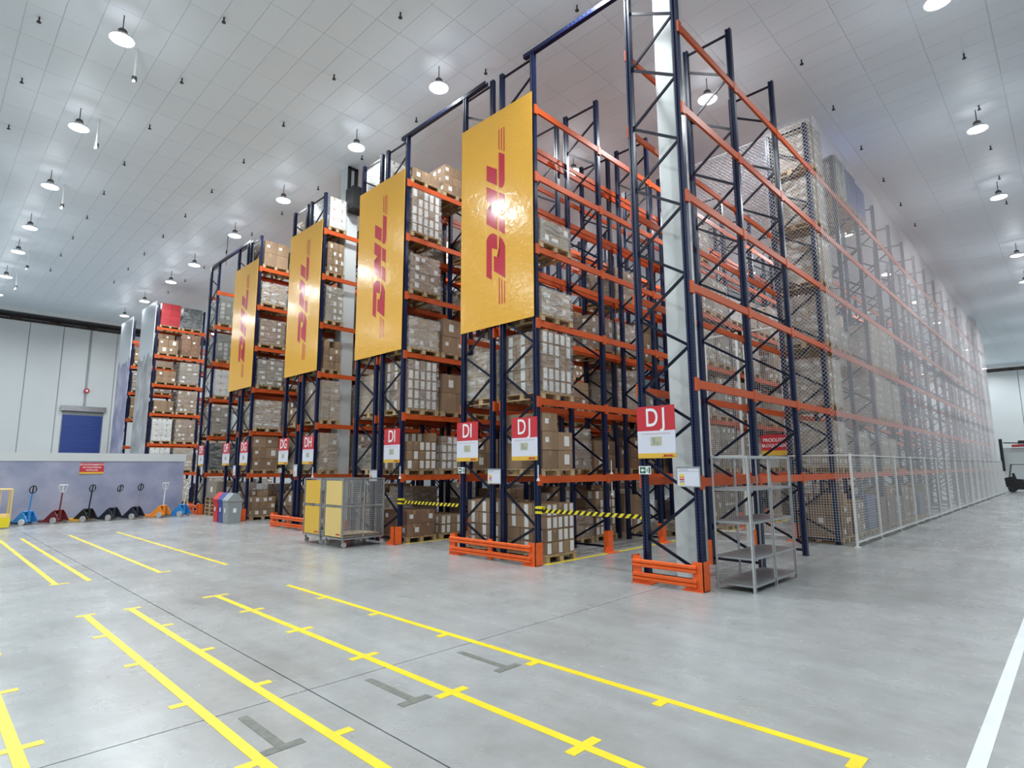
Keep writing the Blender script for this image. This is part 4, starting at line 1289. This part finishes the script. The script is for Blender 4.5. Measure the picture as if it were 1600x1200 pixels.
for k, x in enumerate(xr2):
    LAMPS.append((x, 8.3, '%s high bay lamp in the line along the rack ends, from the largest banner' % ORD[k]))
LAMPS.append((-5.9, 7.9, 'high bay lamp above the column rack, outside the picture'))
for k, (x, y) in enumerate([(-6.0, 13.5), (-6.0, 19.6), (-6.0, 26), (-6.0, 33), (-6, 40), (-6, 47)]):
    LAMPS.append((x, y, '%s high bay lamp above the aisle beside the column rack' % ORD[k]))
for k, y in enumerate([13.8, 20.2, 26.1, 34.2, 39.5, 46, 53, 60, 67]):
    LAMPS.append((-1.15, y, '%s high bay lamp over the passage right of the fence, counted from nearest' % ORD[k]))
AN = {-10.8: 'left of the largest banner', -15.3: 'left of the second banner', -20: 'left of the third banner', -24.6: 'left of the smallest banner',
      -30.5: 'beyond the mural wall', -37.6: 'left of the grey print panel', -43: 'left of the violet print panel'}
for x in (-10.8, -15.3, -20, -24.6, -30.5, -37.6, -43):
    for k, y in enumerate((14.0, 20.5, 28.0)):
        LAMPS.append((x, y, '%s high bay lamp from the front, above the aisle %s' % (ORD[k], AN[x])))
for x in (-41, -34, -27, -20, -13, -6.5, -1, 4):
    LAMPS.append((x, -5.0, 'high bay lamp outside the picture behind the viewer'))
for x, y in ((-36, 66), (-24, 66), (-12, 66), (3.2, 66), (-1.15, 73), (3.2, 73), (-6, 73), (-11, 73), (-6, 60), (3.2, 53), (3.2, 40)):  # extra lamps added to brighten the far wall and deep hall
    LAMPS.append((x, y, 'high bay lamp deep in the hall, added to brighten the far wall'))
LAMPS.append((3.5, 10, 'high bay lamp outside the picture to the right')); LAMPS.append((3.5, 24, 'high bay lamp outside the picture to the right'))
for k, (x, y, nm) in enumerate(LAMPS):
    if proto is None:
        proto = make_lamp((x, y, ZL_), nm, 'high bay lamps'); continue
    o = copy_tree(proto, (x, y, ZL_)); o['label'] = nm

# sprinkler heads
spr = MB().tube([(0, 0, 0), (0, 0, -.12)], .018, 6).lathe([(0, -.12), (.045, -.125), (.045, -.14), (0, -.15)], 10).mesh('sprinkler', 'lamp_dark')
spr_x = [-1.05 - 2.93*k for k in range(13)]
spr_y = [1.0, 3.9, 6.6, 9.2, 14.5, 17.1, 20.0, 22.9, 25.6, 28.3]
for x in spr_x:
    for y in spr_y:
        if y > 9.5 and x < -8: continue
        o = put('sprinkler', spr, None, (x, y, CEIL+.005))
        tag(o, 'small dark sprinkler head on the pale tiled ceiling', 'sprinkler', 'ceiling sprinklers')
# hanging white tubes beside the first lamp row
for k, x in enumerate((-15.3, -19.4, -24.9, -33.8, -38.0)):
    t = thing('ceiling_dropper', (x, 2.8, CEIL), 'white hanging tube with elbow beside the %s open-floor lamp' % ['nearest', 'second', 'third', 'fourth', 'fifth'][k], 'hanging tube', 'white tubes hung from the ceiling')
    MB().tube([(0, 0, .01), (0, 0, -.8)], .03, 8).build('tube', 'white_paint', t)
    MB().tube([(0, 0, -.74), (0, 0, -.84)], .055, 8).build('collar', 'lamp_dark', t)
    MB().tube([(0, 0, -.82), (.08, -.02, -.93), (.2, -.05, -.97)], .035, 8).build('elbow', 'white_paint', t)
tag(MB().tube([(-25.55, 8.6, CEIL), (-25.55, 8.6, 10.5)], .012, 6).build('hanging_cable', 'rubber'), 'thin dark cable dropping from the ceiling to the dark rack', 'cable')

# wall lamp and pipe on the far left wall
al = thing('alarm_bell', (WL+.03, 7.62, 7.0), 'small red alarm bell with conduit on the white panel wall above the blue door', 'alarm')
MB().tube([(0, 0, 0), (.12, 0, 0)], .16, 14).build('bell', 'crate_red', al)
MB().tube([(.12, 0, 0), (.15, 0, 0)], .07, 12).build('bell_cap', 'white_ink', al)
MB().tube([(.02, 0, 4.1), (.02, 0, .15)], .03, 6).tube([(.02, 0, -.15), (.02, 0, -1.05)], .03, 6).build('conduit', 'wall_joint', al)

# ------------------------------------------------------------------ far right: white enclosure, red arm, forklift
enc = struct('wall_enclosure', MB().box(-4.45, 9, 60, 60.2, 0, 3.15), 'wall')
ra = thing('red_arm', (-4.3, 59.7, 3.35), 'red horizontal arm with dark clamps above the white enclosure', 'barrier arm')
MB().tube([(.5, 0, -.05), (5.0, 0, .1)], .1, 8).build('arm', 'red_pipe', ra)
MB().tube([(0, 0, .2), (.9, 0, .16)], .05, 6).box(-.25, -.05, -.1, .1, -2.0, .5).box(.9, 1.5, -.12, .12, .1, .35).build('clamp', 'black', ra)
def forklift(x, y, label, rz=0, s=1.0):
    t = thing('forklift', (x, y, 0), label, 'forklift', 'forklifts parked at the far end', rz)
    MB().prism([(-.9, .2), (.5, .2), (.95, .35), (1.0, .95), (.6, 1.05), (.45, .75), (-.3, .75), (-.45, 1.0), (-.9, .95)], 'x', -.5, .5).build('chassis', 'black', t)
    MB().prism([(.05, .75), (.5, .75), (.62, 1.25), (.5, 1.28), (.4, .88), (.05, .86)], 'x', -.25, .25).build('seat', 'rubber', t)
    mb = MB()
    for sx_ in (-.42, .42):
        mb.bar((sx_, -.5, .9), (sx_, -.25, 1.85), .04, .04).bar((sx_, .75, 1.0), (sx_, .6, 1.85), .04, .04).bar((sx_, -.25, 1.85), (sx_, .6, 1.85), .04, .04)
    for k in range(5): mb.bar((-.42, -.2+k*.19, 1.86), (.42, -.2+k*.19, 1.86), .03, .03)
    mb.build('overhead_guard', 'black', t)
    mb = MB()
    for sx_ in (-.3, .3): mb.box(sx_-.04, sx_+.04, -1.1, -.98, .08, 1.9)
    for z in (.4, 1.1, 1.85): mb.box(-.3, .3, -1.08, -1.0, z-.04, z+.04)
    mb.build('mast', 'steel', t)
    for sx_ in (-.25, .25):
        MB().box(sx_-.06, sx_+.06, -2.0, -1.1, .05, .1).box(sx_-.06, sx_+.06, -1.14, -1.1, .05, .6).build('fork', 'steel', t)
    for sx_ in (-.5, .5):
        for y_ in (-.6, .65): MB().tube([(sx_-.08, y_, .22), (sx_+.08, y_, .22)], .22, 14).build('wheel', 'rubber', t)
forklift(-2.9, 52.4, 'black forklift parked sideways at the far end of the passage', R(90))
forklift(-.4, 54.6, 'black forklift at the far end, cut by the picture edge', R(90))
